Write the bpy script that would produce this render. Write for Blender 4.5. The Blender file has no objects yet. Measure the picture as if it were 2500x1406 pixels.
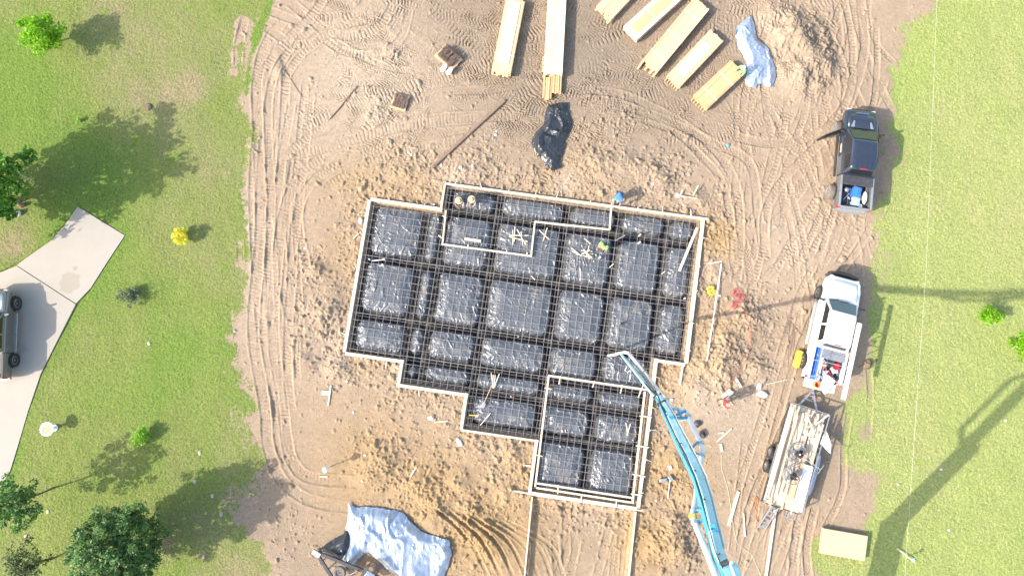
import bpy, bmesh, math, random
import numpy as np
from mathutils import Vector, Matrix
R = math.radians
SC = bpy.context.scene
COL = SC.collection
random.seed(7)
RNG = np.random.default_rng(11)

# ---------------------------------------------------------------- camera, sky, sun, exposure
FPX, CH, TILT = 1667.0, 40.0, R(5.5)          # focal length in photo pixels, drone height, tilt off straight down
cd = bpy.data.cameras.new('camera'); cam = bpy.data.objects.new('camera', cd); COL.objects.link(cam)
cam.location = (0, 0, CH); cam.rotation_euler = (TILT, 0, 0)
cd.sensor_width = 36; cd.lens = 36 * FPX / 2500; cd.clip_start = 0.5; cd.clip_end = 2000
SC.camera = cam
SUN_EL, SUN_AZ = R(35), R(21)                # shadows run along +x, turned SUN_AZ towards +y
w = bpy.data.worlds.new('World'); SC.world = w; w.use_nodes = True
nt = w.node_tree; bg = nt.nodes['Background']
sky = nt.nodes.new('ShaderNodeTexSky'); sky.sky_type = 'NISHITA'; sky.sun_disc = False
sky.sun_elevation = SUN_EL; sky.sun_rotation = math.atan2(-math.cos(SUN_AZ), -math.sin(SUN_AZ))
sky.air_density = 1.2; sky.dust_density = 2.5
nt.links.new(sky.outputs[0], bg.inputs[0]); bg.inputs[1].default_value = 0.15
ld = bpy.data.lights.new('sun', 'SUN'); ld.energy = 3.05; ld.angle = R(0.55); ld.color = (1, 0.93, 0.82)
sun = bpy.data.objects.new('sun', ld); COL.objects.link(sun)
SD = Vector((-math.cos(SUN_AZ) * math.cos(SUN_EL), -math.sin(SUN_AZ) * math.cos(SUN_EL), math.sin(SUN_EL)))
sun.rotation_euler = SD.to_track_quat('Z', 'Y').to_euler(); sun.location = (-20, -10, 30)
SC.view_settings.view_transform = 'Standard'; SC.view_settings.look = 'None'
SC.view_settings.exposure = 1.36; SC.view_settings.gamma = 1

_c, _s = math.cos(TILT), math.sin(TILT)
def P(u, v, z=0.0):
    """world point at height z seen at photo pixel (u, v)"""
    dx, dy = (u - 1250) / FPX, -(v - 703) / FPX
    d = (dx, _c * dy + _s, _s * dy - _c); k = (z - CH) / d[2]
    return Vector((d[0] * k, d[1] * k, z))
def PP(pts, z=0.0): return [P(p[0], p[1], z) for p in pts]

# ---------------------------------------------------------------- materials
def nodes_of(name):
    m = bpy.data.materials.new(name); m.use_nodes = True
    return m, m.node_tree, m.node_tree.nodes['Principled BSDF']
def N(t, kind, **kw):
    n = t.nodes.new(kind)
    for k, v in kw.items(): setattr(n, k, v)
    return n
def mixc(t, fac, a, b, mode='MIX'):
    n = N(t, 'ShaderNodeMix', data_type='RGBA', blend_type=mode)
    for sock, val in ((n.inputs[0], fac), (n.inputs[6], a), (n.inputs[7], b)):
        if isinstance(val, bpy.types.NodeSocket): t.links.new(val, sock)
        else: sock.default_value = val if isinstance(val, (int, float)) else (*val, 1)
    return n.outputs[2]
def noise(t, scale, detail=4, rough=.6, coord=None, dist=0):
    n = N(t, 'ShaderNodeTexNoise'); n.inputs['Scale'].default_value = scale
    n.inputs['Detail'].default_value = detail; n.inputs['Roughness'].default_value = rough; n.inputs['Distortion'].default_value = dist
    if coord is not None: t.links.new(coord, n.inputs['Vector'])
    return n.outputs[0]
def ramp(t, fac, stops):
    n = N(t, 'ShaderNodeValToRGB'); t.links.new(fac, n.inputs[0])
    e = n.color_ramp.elements
    e[0].position = stops[0][0]; e[0].color = (*stops[0][1], 1) if len(stops[0][1]) == 3 else stops[0][1]
    e[1].position = stops[-1][0]; e[1].color = (*stops[-1][1], 1)
    for p, c in stops[1:-1]:
        x = e.new(p); x.color = (*c, 1)
    return n.outputs[0]
def g(x): return (x, x, x)
def objco(t, scale=None):
    c = N(t, 'ShaderNodeTexCoord').outputs['Object']
    if scale:
        m = N(t, 'ShaderNodeMapping'); m.inputs['Scale'].default_value = scale; t.links.new(c, m.inputs[0]); c = m.outputs[0]
    return c
def bump(t, b, h, strength=.3, dist=.02):
    n = N(t, 'ShaderNodeBump'); n.inputs['Strength'].default_value = strength; n.inputs['Distance'].default_value = dist
    t.links.new(h, n.inputs['Height']); t.links.new(n.outputs[0], b.inputs['Normal'])
def mat(name, col, rough=.6, metal=0, var=.15, scale=6, isl=0, coat=0, spec=.5, bmp=0):
    m, t, b = nodes_of(name)
    n = noise(t, scale, 5, .65, objco(t))
    f = ramp(t, n, [(.3, g(1 - var)), (.7, g(1 + var))])
    c = mixc(t, 1.0, col, f, 'MULTIPLY')
    if isl:
        ri = N(t, 'ShaderNodeNewGeometry').outputs['Random Per Island']
        c = mixc(t, 1.0, c, ramp(t, ri, [(0, g(1 - isl)), (1, g(1 + isl))]), 'MULTIPLY')
    t.links.new(c, b.inputs['Base Color'])
    b.inputs['Roughness'].default_value = rough; b.inputs['Metallic'].default_value = metal
    b.inputs['Coat Weight'].default_value = coat; b.inputs['Coat Roughness'].default_value = .06
    b.inputs['Specular IOR Level'].default_value = spec
    if bmp: bump(t, b, noise(t, scale * 4, 5, .7, objco(t)), bmp, .02)
    return m
def woodmat(name, a, b_, isl=.22, sc=(1.2, 22, 22)):
    m, t, b = nodes_of(name)
    co = objco(t, sc)
    n = noise(t, 2.2, 5, .6, co, .6)
    c = mixc(t, n, a, b_)
    ri = N(t, 'ShaderNodeNewGeometry').outputs['Random Per Island']
    c = mixc(t, 1.0, c, ramp(t, ri, [(0, g(1 - isl)), (.5, g(1)), (1, (1 + isl, 1 + isl * .8, 1 + isl * .5))]), 'MULTIPLY')
    kn = noise(t, 7, 2, .5, objco(t, (1, 3, 3)))
    c = mixc(t, ramp(t, kn, [(.72, g(0)), (.78, g(.55))]), c, tuple(x * .45 for x in a))
    t.links.new(c, b.inputs['Base Color']); b.inputs['Roughness'].default_value = .75
    bump(t, b, n, .15, .005)
    return m
def leafmat(name, a, b_, tr=.35):
    m, t, b = nodes_of(name)
    ri = N(t, 'ShaderNodeNewGeometry').outputs['Random Per Island']
    c = mixc(t, ri, a, b_)
    c = mixc(t, 1.0, c, ramp(t, noise(t, 1.6, 3, .6, objco(t)), [(.35, g(.72)), (.65, g(1.2))]), 'MULTIPLY')
    t.links.new(c, b.inputs['Base Color']); b.inputs['Roughness'].default_value = .5
    tl = N(t, 'ShaderNodeBsdfTranslucent'); t.links.new(c, tl.inputs[0])
    mx = N(t, 'ShaderNodeMixShader'); mx.inputs[0].default_value = tr
    t.links.new(b.outputs[0], mx.inputs[1]); t.links.new(tl.outputs[0], mx.inputs[2])
    t.links.new(mx.outputs[0], t.nodes['Material Output'].inputs[0])
    return m
def plasticmat(name, a, b_, rough=.3, isd=0, spec=.5, dirt=.25, metal=0):
    m, t, b = nodes_of(name)
    co = objco(t)
    n = noise(t, 2.2, 6, .65, co)
    c = mixc(t, n, a, b_)
    d = ramp(t, noise(t, .9, 7, .7, co, .5), [(.55, g(0)), (.75, g(dirt))])
    c = mixc(t, d, c, (.28, .22, .17))
    t.links.new(c, b.inputs['Base Color'])
    rr = ramp(t, d, [(0, g(rough)), (.4, g(.8))]); t.links.new(rr, b.inputs['Roughness'])
    b.inputs['Specular IOR Level'].default_value = spec; b.inputs['Metallic'].default_value = metal
    bump(t, b, noise(t, 9, 4, .55, objco(t, (1, 1, 1)), 1.5), .45, .03)
    return m

M = dict(
    pine=woodmat('pine', (.56, .375, .205), (.67, .50, .315)),
    pine_pale=woodmat('pine pale', (.58, .46, .30), (.70, .60, .44)),
    pine_red=woodmat('pine reddish', (.539, .307, .149), (.632, .400, .223)),
    form=woodmat('form board', (.558, .456, .335), (.707, .623, .493), .16),
    weathered=woodmat('weathered timber', (.40, .32, .24), (.58, .49, .38), .25),
    osb=woodmat('plywood', (.50, .36, .21), (.64, .48, .30), .1, (1, 9, 9)),
    rust=mat('rusty bar', (.20, .135, .10), .75, var=.35, scale=12),
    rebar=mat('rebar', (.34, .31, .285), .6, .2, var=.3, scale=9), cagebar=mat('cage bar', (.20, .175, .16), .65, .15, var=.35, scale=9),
    rail=mat('old iron', (.20, .145, .10), .8, var=.3, scale=8, isl=.35),
    strap=mat('strap', (.8, .8, .78), .4, var=.05),
    white=mat('white plastic', (.82, .82, .80), .45, var=.06),
    paintwhite=mat('white paint', (.80, .80, .78), .25, var=.04, coat=.5),
    paintblack=mat('navy black paint', (.024, .032, .050), .25, var=.1, coat=.8),
    paintsilver=mat('grey brown paint', (.20, .19, .17), .28, .55, var=.05, coat=.6),
    hoodsilver=mat('pale grey paint', (.36, .40, .44), .28, .3, var=.05, coat=.6),
    trim=mat('black trim', (.022, .022, .024), .5, var=.2),
    darkgrey=mat('dark grey', (.05, .05, .054), .5, var=.35),
    sidegrey=mat('dusty dark side', (.10, .10, .10), .5, var=.25, scale=3),
    liner=mat('bed liner', (.09, .095, .11), .6, var=.3),
    chrome=mat('chrome', (.62, .63, .65), .22, 1, var=.08),
    steel=mat('galvanised steel', (.46, .47, .48), .42, .7, var=.2, scale=10),
    tyre=mat('tyre rubber', (.035, .034, .033), .85, var=.3, scale=14),
    mudtyre=mat('dusty tyre rubber', (.16, .14, .12), .9, var=.35, scale=12),
    rim=mat('alloy rim', (.5, .5, .51), .3, .85, var=.1),
    glass=mat('tinted glass', (.014, .034, .042), .05, var=.25, scale=2, coat=1),
    glassdark=mat('dark glass', (.01, .012, .013), .06, var=.2, scale=2, coat=1),
    red=mat('red plastic', (.55, .02, .04), .35, var=.1),
    redlamp=mat('red lamp', (.45, .02, .05), .2, var=.1, coat=.6),
    lamp=mat('clear lamp', (.75, .77, .8), .15, .2, var=.1, coat=.6),
    orange=mat('orange plastic', (.80, .20, .03), .45, var=.1),
    yellow=mat('yellow plastic', (.70, .44, .06), .45, var=.12),
    yellowrope=mat('yellow hose', (.78, .62, .06), .5, var=.1),
    redhose=mat('red hose', (.55, .08, .10), .5, var=.1),
    greenline=mat('pale green cord', (.55, .58, .36), .6, var=.1),
    blue=mat('blue plastic', (.05, .18, .62), .4, var=.12),
    lightblue=mat('pale blue plastic', (.35, .55, .72), .4, var=.12),
    teal=mat('teal plastic', (.05, .45, .45), .4, var=.1),
    boomblue=mat('sky blue paint', (.36, .65, .77), .45, var=.22, scale=2.6, coat=.2),
    boomdark=mat('deep blue paint', (.06, .30, .52), .4, var=.15),
    pipe=mat('white pipe', (.74, .76, .78), .4, var=.12, scale=3),
    pvc=mat('pale pvc', (.72, .72, .74), .4, var=.08),
    concrete=mat('concrete chunk', (.60, .57, .52), .9, var=.2, bmp=.3),
    stone=mat('pale stone', (.74, .72, .68), .9, var=.15, scale=14, bmp=.3),
    bark=mat('bark', (.16, .115, .08), .9, var=.35, scale=9, bmp=.5),
    skin=mat('skin', (.46, .26, .17), .55, var=.06),
    hair=mat('dark hair', (.02, .015, .012), .6, var=.2),
    straw=mat('straw hat', (.52, .39, .22), .8, var=.14, scale=30),
    jeans=mat('blue jeans', (.07, .10, .19), .85, var=.2),
    tan=mat('tan trousers', (.34, .28, .21), .85, var=.15),
    boots=mat('work boots', (.09, .06, .04), .7, var=.2),
    shirtblue=mat('blue shirt', (.10, .28, .62), .8, var=.12),
    shirtgreen=mat('lime shirt', (.22, .85, .10), .7, var=.08),
    shirtred=mat('red shirt', (.62, .03, .05), .8, var=.12),
    shirtgrey=mat('grey shirt', (.20, .20, .22), .8, var=.15),
    shirtbrown=mat('brown shirt', (.20, .13, .09), .8, var=.15),
    soilpale=mat('pale soil', (.40, .33, .25), .95, var=.2),
    plank=woodmat('brown deck plank', (.20, .12, .065), (.34, .22, .13), .3),
    black_poly=plasticmat('black polythene', (.012, .014, .018), (.04, .045, .055), .26, dirt=.2, spec=.6), trench=plasticmat('shade-darkened trench polythene', (.006, .006, .008), (.014, .015, .018), .5, dirt=.1, spec=.25),  # trench copy: same sheet as the pads, trench shade painted into its colour
    barrier=plasticmat('vapour barrier polythene', (.056, .061, .070), (.130, .139, .152), .29, dirt=.6, spec=.9),
    silver_poly=plasticmat('silver polythene', (.30, .36, .45), (.45, .51, .60), .28, dirt=.2, metal=.45),
)

# ---------------------------------------------------------------- mesh helpers
class MB:
    def __init__(self): self.v = []; self.f = []
    def add(self, vs, fs, mtx=None):
        o = len(self.v)
        if mtx is not None: vs = [mtx @ Vector(v) for v in vs]
        self.v += [tuple(v) for v in vs]; self.f += [tuple(i + o for i in f) for f in fs]
        return self
    def box(self, c, s, rot=None, taper=0):
        x, y, z = s[0] / 2, s[1] / 2, s[2] / 2; k = 1 - taper
        vs = [(-x, -y, -z), (x, -y, -z), (x, y, -z), (-x, y, -z), (-x * k, -y * k, z), (x * k, -y * k, z), (x * k, y * k, z), (-x * k, y * k, z)]
        fs = [(3, 2, 1, 0), (4, 5, 6, 7), (0, 1, 5, 4), (1, 2, 6, 5), (2, 3, 7, 6), (3, 0, 4, 7)]
        mt = Matrix.Translation(c)
        if rot is not None:
            if isinstance(rot, (int, float)): rot = Matrix.Rotation(rot, 4, 'Z')
            mt = mt @ rot
        return self.add(vs, fs, mt)
    def beam(self, a, b, wd, ht, up=(0, 0, 1)):
        """rectangular bar from a to b"""
        a, b = Vector(a), Vector(b); d = b - a; L = d.length; x = d.normalized()
        u = Vector(up)
        if abs(x.dot(u)) > .97: u = Vector((0, 1, 0))
        y = u.cross(x).normalized(); z = x.cross(y)
        rot = Matrix((x, y, z)).transposed().to_4x4()
        return self.box((a + b) / 2, (L, wd, ht), rot)
    def tube(self, pts, r, n=8, closed=False, cap=True):
        pts = [Vector(p) for p in pts]; k = len(pts)
        rs = r if isinstance(r, (list, tuple)) else [r] * k
        o = len(self.v); prev = None
        for i, p in enumerate(pts):
            if closed: d = pts[(i + 1) % k] - pts[i - 1]
            else: d = pts[min(i + 1, k - 1)] - pts[max(i - 1, 0)]
            d.normalize()
            if prev is None: prev = d.orthogonal().normalized()
            u = prev - d * prev.dot(d)
            u = u.normalized() if u.length > 1e-6 else d.orthogonal().normalized()
            prev = u; v = d.cross(u)
            for j in range(n):
                a = 2 * math.pi * j / n; self.v.append(tuple(p + (u * math.cos(a) + v * math.sin(a)) * rs[i]))
        m = k if closed else k - 1
        for i in range(m):
            for j in range(n):
                a = o + i * n + j; b = o + i * n + (j + 1) % n; i2 = (i + 1) % k
                self.f.append((a, b, o + i2 * n + (j + 1) % n, o + i2 * n + j))
        if cap and not closed:
            self.f.append(tuple(o + j for j in range(n))[::-1]); self.f.append(tuple(o + (k - 1) * n + j for j in range(n)))
        return self
    def lathe(self, prof, c=(0, 0, 0), n=24, mtx=None):
        mt = Matrix.Translation(c) @ (mtx or Matrix.Identity(4)); o = len(self.v)
        for r_, z in prof:
            for j in range(n):
                a = 2 * math.pi * j / n; self.v.append(tuple(mt @ Vector((r_ * math.cos(a), r_ * math.sin(a), z))))
        for i in range(len(prof) - 1):
            for j in range(n):
                self.f.append((o + i * n + j, o + i * n + (j + 1) % n, o + (i + 1) * n + (j + 1) % n, o + (i + 1) * n + j))
        self.f.append(tuple(o + j for j in range(n))[::-1]); L = len(prof) - 1
        self.f.append(tuple(o + L * n + j for j in range(n)))
        return self
    def loft(self, rings, cap=True):
        o = len(self.v); n = len(rings[0])
        for r_ in rings: self.v += [tuple(p) for p in r_]
        for i in range(len(rings) - 1):
            for j in range(n):
                self.f.append((o + i * n + j, o + i * n + (j + 1) % n, o + (i + 1) * n + (j + 1) % n, o + (i + 1) * n + j))
        if cap:
            self.f.append(tuple(o + j for j in range(n))[::-1]); L = len(rings) - 1
            self.f.append(tuple(o + L * n + j for j in range(n)))
        return self
    def prism(self, poly, z0, z1):
        n = len(poly); return self.loft([[(p[0], p[1], z0) for p in poly], [(p[0], p[1], z1) for p in poly]])
    def quad(self, *ps, th=0.0):
        """thin slab from four corners, thickness th backwards along the normal"""
        ps = [Vector(p) for p in ps]; nrm = (ps[1] - ps[0]).cross(ps[2] - ps[0]).normalized()
        return self.loft([[p - nrm * max(th, .004) for p in ps], ps])
    def mesh(self, name, m, smooth=35):
        me = bpy.data.meshes.new(name); me.from_pydata(self.v, [], self.f)
        if m is not None: me.materials.append(M[m] if isinstance(m, str) else m)
        me.validate()
        bm = bmesh.new(); bm.from_mesh(me); bmesh.ops.recalc_face_normals(bm, faces=bm.faces); bm.to_mesh(me); bm.free()
        if smooth:
            me.polygons.foreach_set('use_smooth', [True] * len(me.polygons)); me.set_sharp_from_angle(angle=R(smooth))
        return me
def thing(name, label, cat, loc=(0, 0, 0), rz=0, group=None):
    o = bpy.data.objects.new(name, None); COL.objects.link(o); o.empty_display_size = .3
    o.location = loc; o.rotation_euler = (0, 0, rz); o['label'] = label; o['category'] = cat
    if group: o['group'] = group
    return o
def part(name, mb, m, parent, label=None, smooth=35, bevel=0):
    o = bpy.data.objects.new(name, mb.mesh(name, m, smooth) if isinstance(mb, MB) else mb); COL.objects.link(o); o.parent = parent
    if label: o['label'] = label
    if bevel:
        b = o.modifiers.new('bevel', 'BEVEL'); b.width = bevel; b.segments = 2; b.limit_method = 'ANGLE'
    return o
def single(name, mb, m, label, cat, loc=(0, 0, 0), rz=0, group=None, smooth=35):
    o = bpy.data.objects.new(name, mb.mesh(name, m, smooth) if isinstance(mb, MB) else mb); COL.objects.link(o)
    o.location = loc; o.rotation_euler = (0, 0, rz); o['label'] = label; o['category'] = cat
    if group: o['group'] = group
    return o
def copy_tree(o, parent=None):
    c = o.copy(); COL.objects.link(c)
    if parent: c.parent = parent
    for ch in list(o.children): copy_tree(ch, c)
    return c
def rrect(x0, x1, y0, y1, r, n=4):
    """rounded rectangle outline in 2d"""
    r = min(r, (x1 - x0) / 2 - 1e-4, (y1 - y0) / 2 - 1e-4); out = []
    for cx, cy, a0 in ((x1 - r, y1 - r, 0), (x0 + r, y1 - r, 90), (x0 + r, y0 + r, 180), (x1 - r, y0 + r, 270)):
        for i in range(n + 1):
            a = R(a0 + 90 * i / n); out.append((cx + r * math.cos(a), cy + r * math.sin(a)))
    return out

# ---------------------------------------------------------------- numpy noise and masks
def vnoise(x, y, seed, scale):
    r = np.random.default_rng(seed); T = r.random((256, 256)).astype(np.float32)
    a = x / scale + 1000.3; b = y / scale + 1000.7
    ia = np.floor(a).astype(int); ib = np.floor(b).astype(int); fa = (a - ia).astype(np.float32); fb = (b - ib).astype(np.float32)
    fa = fa * fa * (3 - 2 * fa); fb = fb * fb * (3 - 2 * fb)
    i0, i1, j0, j1 = ia & 255, (ia + 1) & 255, ib & 255, (ib + 1) & 255
    return (T[i0, j0] * (1 - fa) + T[i1, j0] * fa) * (1 - fb) + (T[i0, j1] * (1 - fa) + T[i1, j1] * fa) * fb - .5
def fbm(x, y, seed, scale, oc=4, gain=.5):
    s = 0; a = 1
    for i in range(oc): s = s + a * vnoise(x, y, seed + i, scale / 2 ** i); a *= gain
    return s
def ridged(x, y, seed, scale, oc=3):
    s = 0; a = 1
    for i in range(oc):
        n = 1 - np.abs(vnoise(x, y, seed + i, scale / 1.9 ** i)) * 4
        s = s + a * np.clip(n, -1, 1); a *= .5
    return s
def sdist(x, y, poly):
    """signed distance, positive inside"""
    poly = [(p[0], p[1]) for p in poly]; n = len(poly)
    d = np.full(x.shape, 1e9, np.float32); ins = np.zeros(x.shape, bool)
    for i in range(n):
        ax, ay = poly[i]; bx, by = poly[(i + 1) % n]; ex, ey = bx - ax, by - ay
        t = np.clip(((x - ax) * ex + (y - ay) * ey) / (ex * ex + ey * ey + 1e-9), 0, 1)
        d = np.minimum(d, (x - ax - t * ex) ** 2 + (y - ay - t * ey) ** 2)
        if ay != by:
            cr = ((ay > y) != (by > y)) & (x < ex * (y - ay) / ey + ax); ins ^= cr
    d = np.sqrt(d); return np.where(ins, d, -d)
def sstep(x, a, b):
    t = np.clip((x - a) / (b - a), 0, 1); return t * t * (3 - 2 * t)
def spline(pts, step=.05):
    p = np.array([(q[0], q[1]) for q in pts], float); out = []
    p = np.vstack([2 * p[0] - p[1], p, 2 * p[-1] - p[-2]])
    for i in range(1, len(p) - 2):
        a, b, c, d = p[i - 1], p[i], p[i + 1], p[i + 2]; n = max(2, int(np.linalg.norm(c - b) / step))
        t = np.linspace(0, 1, n, endpoint=False)[:, None]
        out.append(.5 * (2 * b + (c - a) * t + (2 * a - 5 * b + 4 * c - d) * t * t + (3 * b - a - 3 * c + d) * t ** 3))
    out.append(p[-2][None]); return np.vstack(out)

# ---------------------------------------------------------------- foundation frame
SA = R(-8.15); E1 = Vector((math.cos(SA), math.sin(SA), 0)); E2 = Vector((-E1.y, E1.x, 0)); SO = P(905, 490, .25); SO.z = 0
def S(a, b, z=0): return SO + E1 * a + E2 * b + Vector((0, 0, z))
SLAB = [(0, 0), (4.25, 0), (4.25, 1.6), (19.55, 1.68), (19.55, -6.85), (17.8, -6.85), (17.8, -15.3), (11.75, -15.3), (11.75, -12.4), (7.37, -12.4), (7.37, -10.37), (3.4, -10.37), (3.4, -9.0), (0, -9.0)]
SLABW = [S(a, b) for a, b in SLAB]

# ---------------------------------------------------------------- ground: one grid, soil and lawn
DX = .04
def axis(a, b):
    core = np.arange(a, b + DX / 2, DX); far = np.cumsum(.1 * 1.5 ** np.arange(18))
    return np.concatenate([a - far[::-1], core, b + far])
GX, GY = axis(-33, 33), axis(-14.5, 23.5)
X, Y = np.meshgrid(GX, GY, indexing='ij'); X = X.astype(np.float32); Y = Y.astype(np.float32)
DIRT = PP([(640, -160), (660, -20), (625, 50), (580, 110), (572, 160), (590, 210), (600, 260), (604, 330), (596, 420), (606, 500), (612, 560), (604, 620), (600, 680), (592, 740), (578, 800), (574, 850), (590, 900), (604, 960), (610, 1010), (618, 1060), (628, 1120), (630, 1180), (590, 1215), (560, 1270), (640, 1330), (650, 1400), (620, 1560), (2010, 1560), (2005, 1420), (1990, 1375), (2020, 1330), (2080, 1290), (2120, 1240), (2140, 1170), (2080, 1130), (2050, 1070), (2070, 1000), (2100, 940), (2110, 880), (2110, 820), (2122, 740), (2130, 680), (2135, 610), (2150, 560), (2160, 500), (2175, 440), (2195, 380), (2175, 320), (2170, 250), (2180, 190), (2190, 120), (2230, 60), (2270, 0), (2290, -160)])
STRIP = PP([(655, -40), (640, 20), (618, 80), (603, 130), (592, 190), (600, 230), (615, 200), (622, 140), (645, 70), (668, 20)])
sd = sdist(X, Y, DIRT)
edge = fbm(X, Y, 3, 1.6, 5, .6)
dirt = sstep(sd + edge * 1.15 + .5 * vnoise(X, Y, 8, .35), -.70, .85)
st = sstep(sdist(X, Y, STRIP) + edge * .5, -.15, .25); dirt = dirt * (1 - .92 * st)
for pts, wd, amt in (([(585, 1000), (600, 1060), (610, 1150)], .45, .4), ([(2110, 900), (2125, 1000), (2100, 1100)], .5, .55), ([(585, 590), (588, 640)], .35, .7), ([(2170, 620), (2150, 700)], .4, .4), ([(590, 60), (577, 120), (572, 180)], .6, .8), ([(565, 700), (572, 800)], .3, .5), ([(2120, 1170), (2105, 1230), (2060, 1280)], .8, .5), ([(615, 1170), (560, 1240), (640, 1300)], .5, .5)):
    q = spline(PP(pts), .2)
    dd = np.min([(X - a) ** 2 + (Y - b) ** 2 for a, b in q], 0) ** .5
    dirt = np.maximum(dirt, amt * sstep(wd - dd + edge * .8, 0, .4))
dirt = np.clip(dirt, 0, 1)
slab_d = sdist(X, Y, SLABW)
H = np.zeros(X.shape, np.float32)
inner = (np.abs(X) < 33) & (Y > -14.5) & (Y < 23.5)
def cell(x, y): return int(round((x + 33) / DX)) + 18, int(round((y + 14.5) / DX)) + 18
def window(x, y, r):
    i, j = cell(x, y); k = int(r / DX) + 1
    i0, i1, j0, j1 = max(i - k, 18), min(i + k + 1, X.shape[0] - 18), max(j - k, 18), min(j + k + 1, X.shape[1] - 18)
    return (slice(i0, i1), slice(j0, j1)) if i1 > i0 and j1 > j0 else None
# tracks pressed by tyres and crawler belts
S_ = np.full(X.shape, np.nan, np.float32); D_ = np.full(X.shape, 9, np.float32)
def track(pts, wd, lam=.23, dep=.045, lug=.04, kind=0, world=False, berm=.03):
    q = spline(pts if world else PP(pts), .06); s = 0.0
    best = {}
    acc_s = np.full(X.shape, np.nan, np.float32) if False else None
    T = np.diff(q, axis=0); L = np.hypot(T[:, 0], T[:, 1]); T = T / (L[:, None] + 1e-9)
    x0, x1, y0, y1 = q[:, 0].min() - 1, q[:, 0].max() + 1, q[:, 1].min() - 1, q[:, 1].max() + 1
    i0, j0 = cell(max(x0, -33), max(y0, -14.5)); i1, j1 = cell(min(x1, 33), min(y1, 23.5))
    if i1 - i0 < 4 or j1 - j0 < 4: return
    sub = (slice(i0, i1), slice(j0, j1)); xs, ys = X[sub], Y[sub]
    bd = np.full(xs.shape, 9., np.float32); bs = np.zeros(xs.shape, np.float32); lat = np.zeros(xs.shape, np.float32)
    k = int((wd * .8) / DX) + 1
    for n in range(len(T)):
        i, j = cell(q[n, 0], q[n, 1]); i -= i0; j -= j0
        a, b, c, d = max(i - k, 0), min(i + k + 1, xs.shape[0]), max(j - k, 0), min(j + k + 1, xs.shape[1])
        if b <= a or d <= c: s += L[n]; continue
        rx, ry = xs[a:b, c:d] - q[n, 0], ys[a:b, c:d] - q[n, 1]
        dist = rx * rx + ry * ry; m = dist < bd[a:b, c:d]
        bd[a:b, c:d][m] = dist[m]
        bs[a:b, c:d][m] = (s + rx * T[n, 0] + ry * T[n, 1])[m]; lat[a:b, c:d][m] = (ry * T[n, 0] - rx * T[n, 1])[m]
        s += L[n]
    al = np.abs(lat); h2 = wd / 2; near = bd < (wd * .8) ** 2
    ins = sstep(h2 - al, -.02, .05) * near
    if kind == 0: ph = bs / lam + al * 1.3 / lam           # chevron lugs
    elif kind == 1: ph = bs / lam                           # straight bars
    else: ph = bs / lam + np.where(lat > 0, .5, 0)          # staggered bars
    ph = ph + .5 * vnoise(xs, ys, 76, .6); bars = np.clip(np.sin(ph * 2 * math.pi) * 2.2 + 1.0, -1.2, .55)
    end = sstep(bs, 0, .5) * sstep(s - bs, 0, .5)
    old = H[sub]; br = np.exp(-((al - h2 - .06) / .06) ** 2) * near * berm
    wear = sstep(fbm(xs, ys, 75, 1.3, 4, .6), -.55, .35)
    new = old * (1 - .6 * ins * end) + end * (ins * (-dep * .55 * (.5 + wear) + lug * .55 * bars * wear * (.8 + 1.0 * vnoise(xs, ys, 77, .5))) + br * .7 * (1 + 2.4 * vnoise(xs, ys, 78, .3)))
    H[sub] = new
H += dirt * (.05 * fbm(X, Y, 20, 5, 3) + .03 * fbm(X, Y, 24, .9, 3))
rr = random.Random(5)
for _ in range(150):                                        # worked-over area at the top
    cx, cy = rr.uniform(880, 1900), rr.uniform(-20, 330); a = rr.gauss(0, .5) + (cx - 1400) / 900 * -.4; ln = rr.uniform(110, 260); cv = rr.uniform(-.35, .35)
    pts = [(cx + math.cos(a + cv * t) * ln * t, cy + math.sin(a + cv * t) * ln * t) for t in (-1, -.5, 0, .5, 1)]
    track(pts, rr.uniform(.42, .6), rr.uniform(.2, .26), .012, .085, rr.choice((0, 0, 1)), berm=.006)
for _ in range(44):                                        # right hand side, mostly up and down
    cx, cy = rr.uniform(1780, 2150), rr.uniform(0, 720); a = math.pi / 2 + rr.gauss(0, .35); ln = rr.uniform(100, 240); cv = rr.uniform(-.4, .4)
    pts = [(cx + math.cos(a + cv * t) * ln * t, cy + math.sin(a + cv * t) * ln * t) for t in (-1, -.5, 0, .5, 1)]
    track(pts, rr.uniform(.3, .5), rr.uniform(.18, .26), .035, .055, rr.choice((0, 1, 2)), berm=.02)
for _ in range(14):
    cx, cy = rr.uniform(1720, 1990), rr.uniform(980, 1400); a = math.pi / 2 + .25 + rr.gauss(0, .12); ln = rr.uniform(100, 240)
    pts = [(cx + math.cos(a) * ln * t, cy + math.sin(a) * ln * t) for t in (-1, 0, 1)]
    track(pts, rr.uniform(.26, .4), .2, .025, .02, rr.choice((0, 2)))
for _ in range(9):
    cx, cy = rr.uniform(1320, 1520), rr.uniform(1290, 1420); a = math.pi / 2 + rr.gauss(0, .2)
    pts = [(cx + math.cos(a) * 90 * t, cy + math.sin(a) * 90 * t) for t in (-1, 0, 1)]
    track(pts, .42, .21, .02, .03, 0)
for k_ in range(11):
    x_ = 618 + k_ * 13 + rr.uniform(-6, 6); y_ = rr.uniform(100, 420); ln = rr.uniform(350, 750); o1, o2 = rr.uniform(-14, 14), rr.uniform(-14, 14)
    track([(x_ + 14, y_), (x_ + o1, y_ + ln * .35), (x_ - 10 + o2, y_ + ln * .7), (x_ + 8, min(y_ + ln, 1120))], rr.uniform(.28, .5), rr.uniform(.2, .25), .05, .05, rr.choice((1, 2, 2)), berm=.025)
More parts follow.
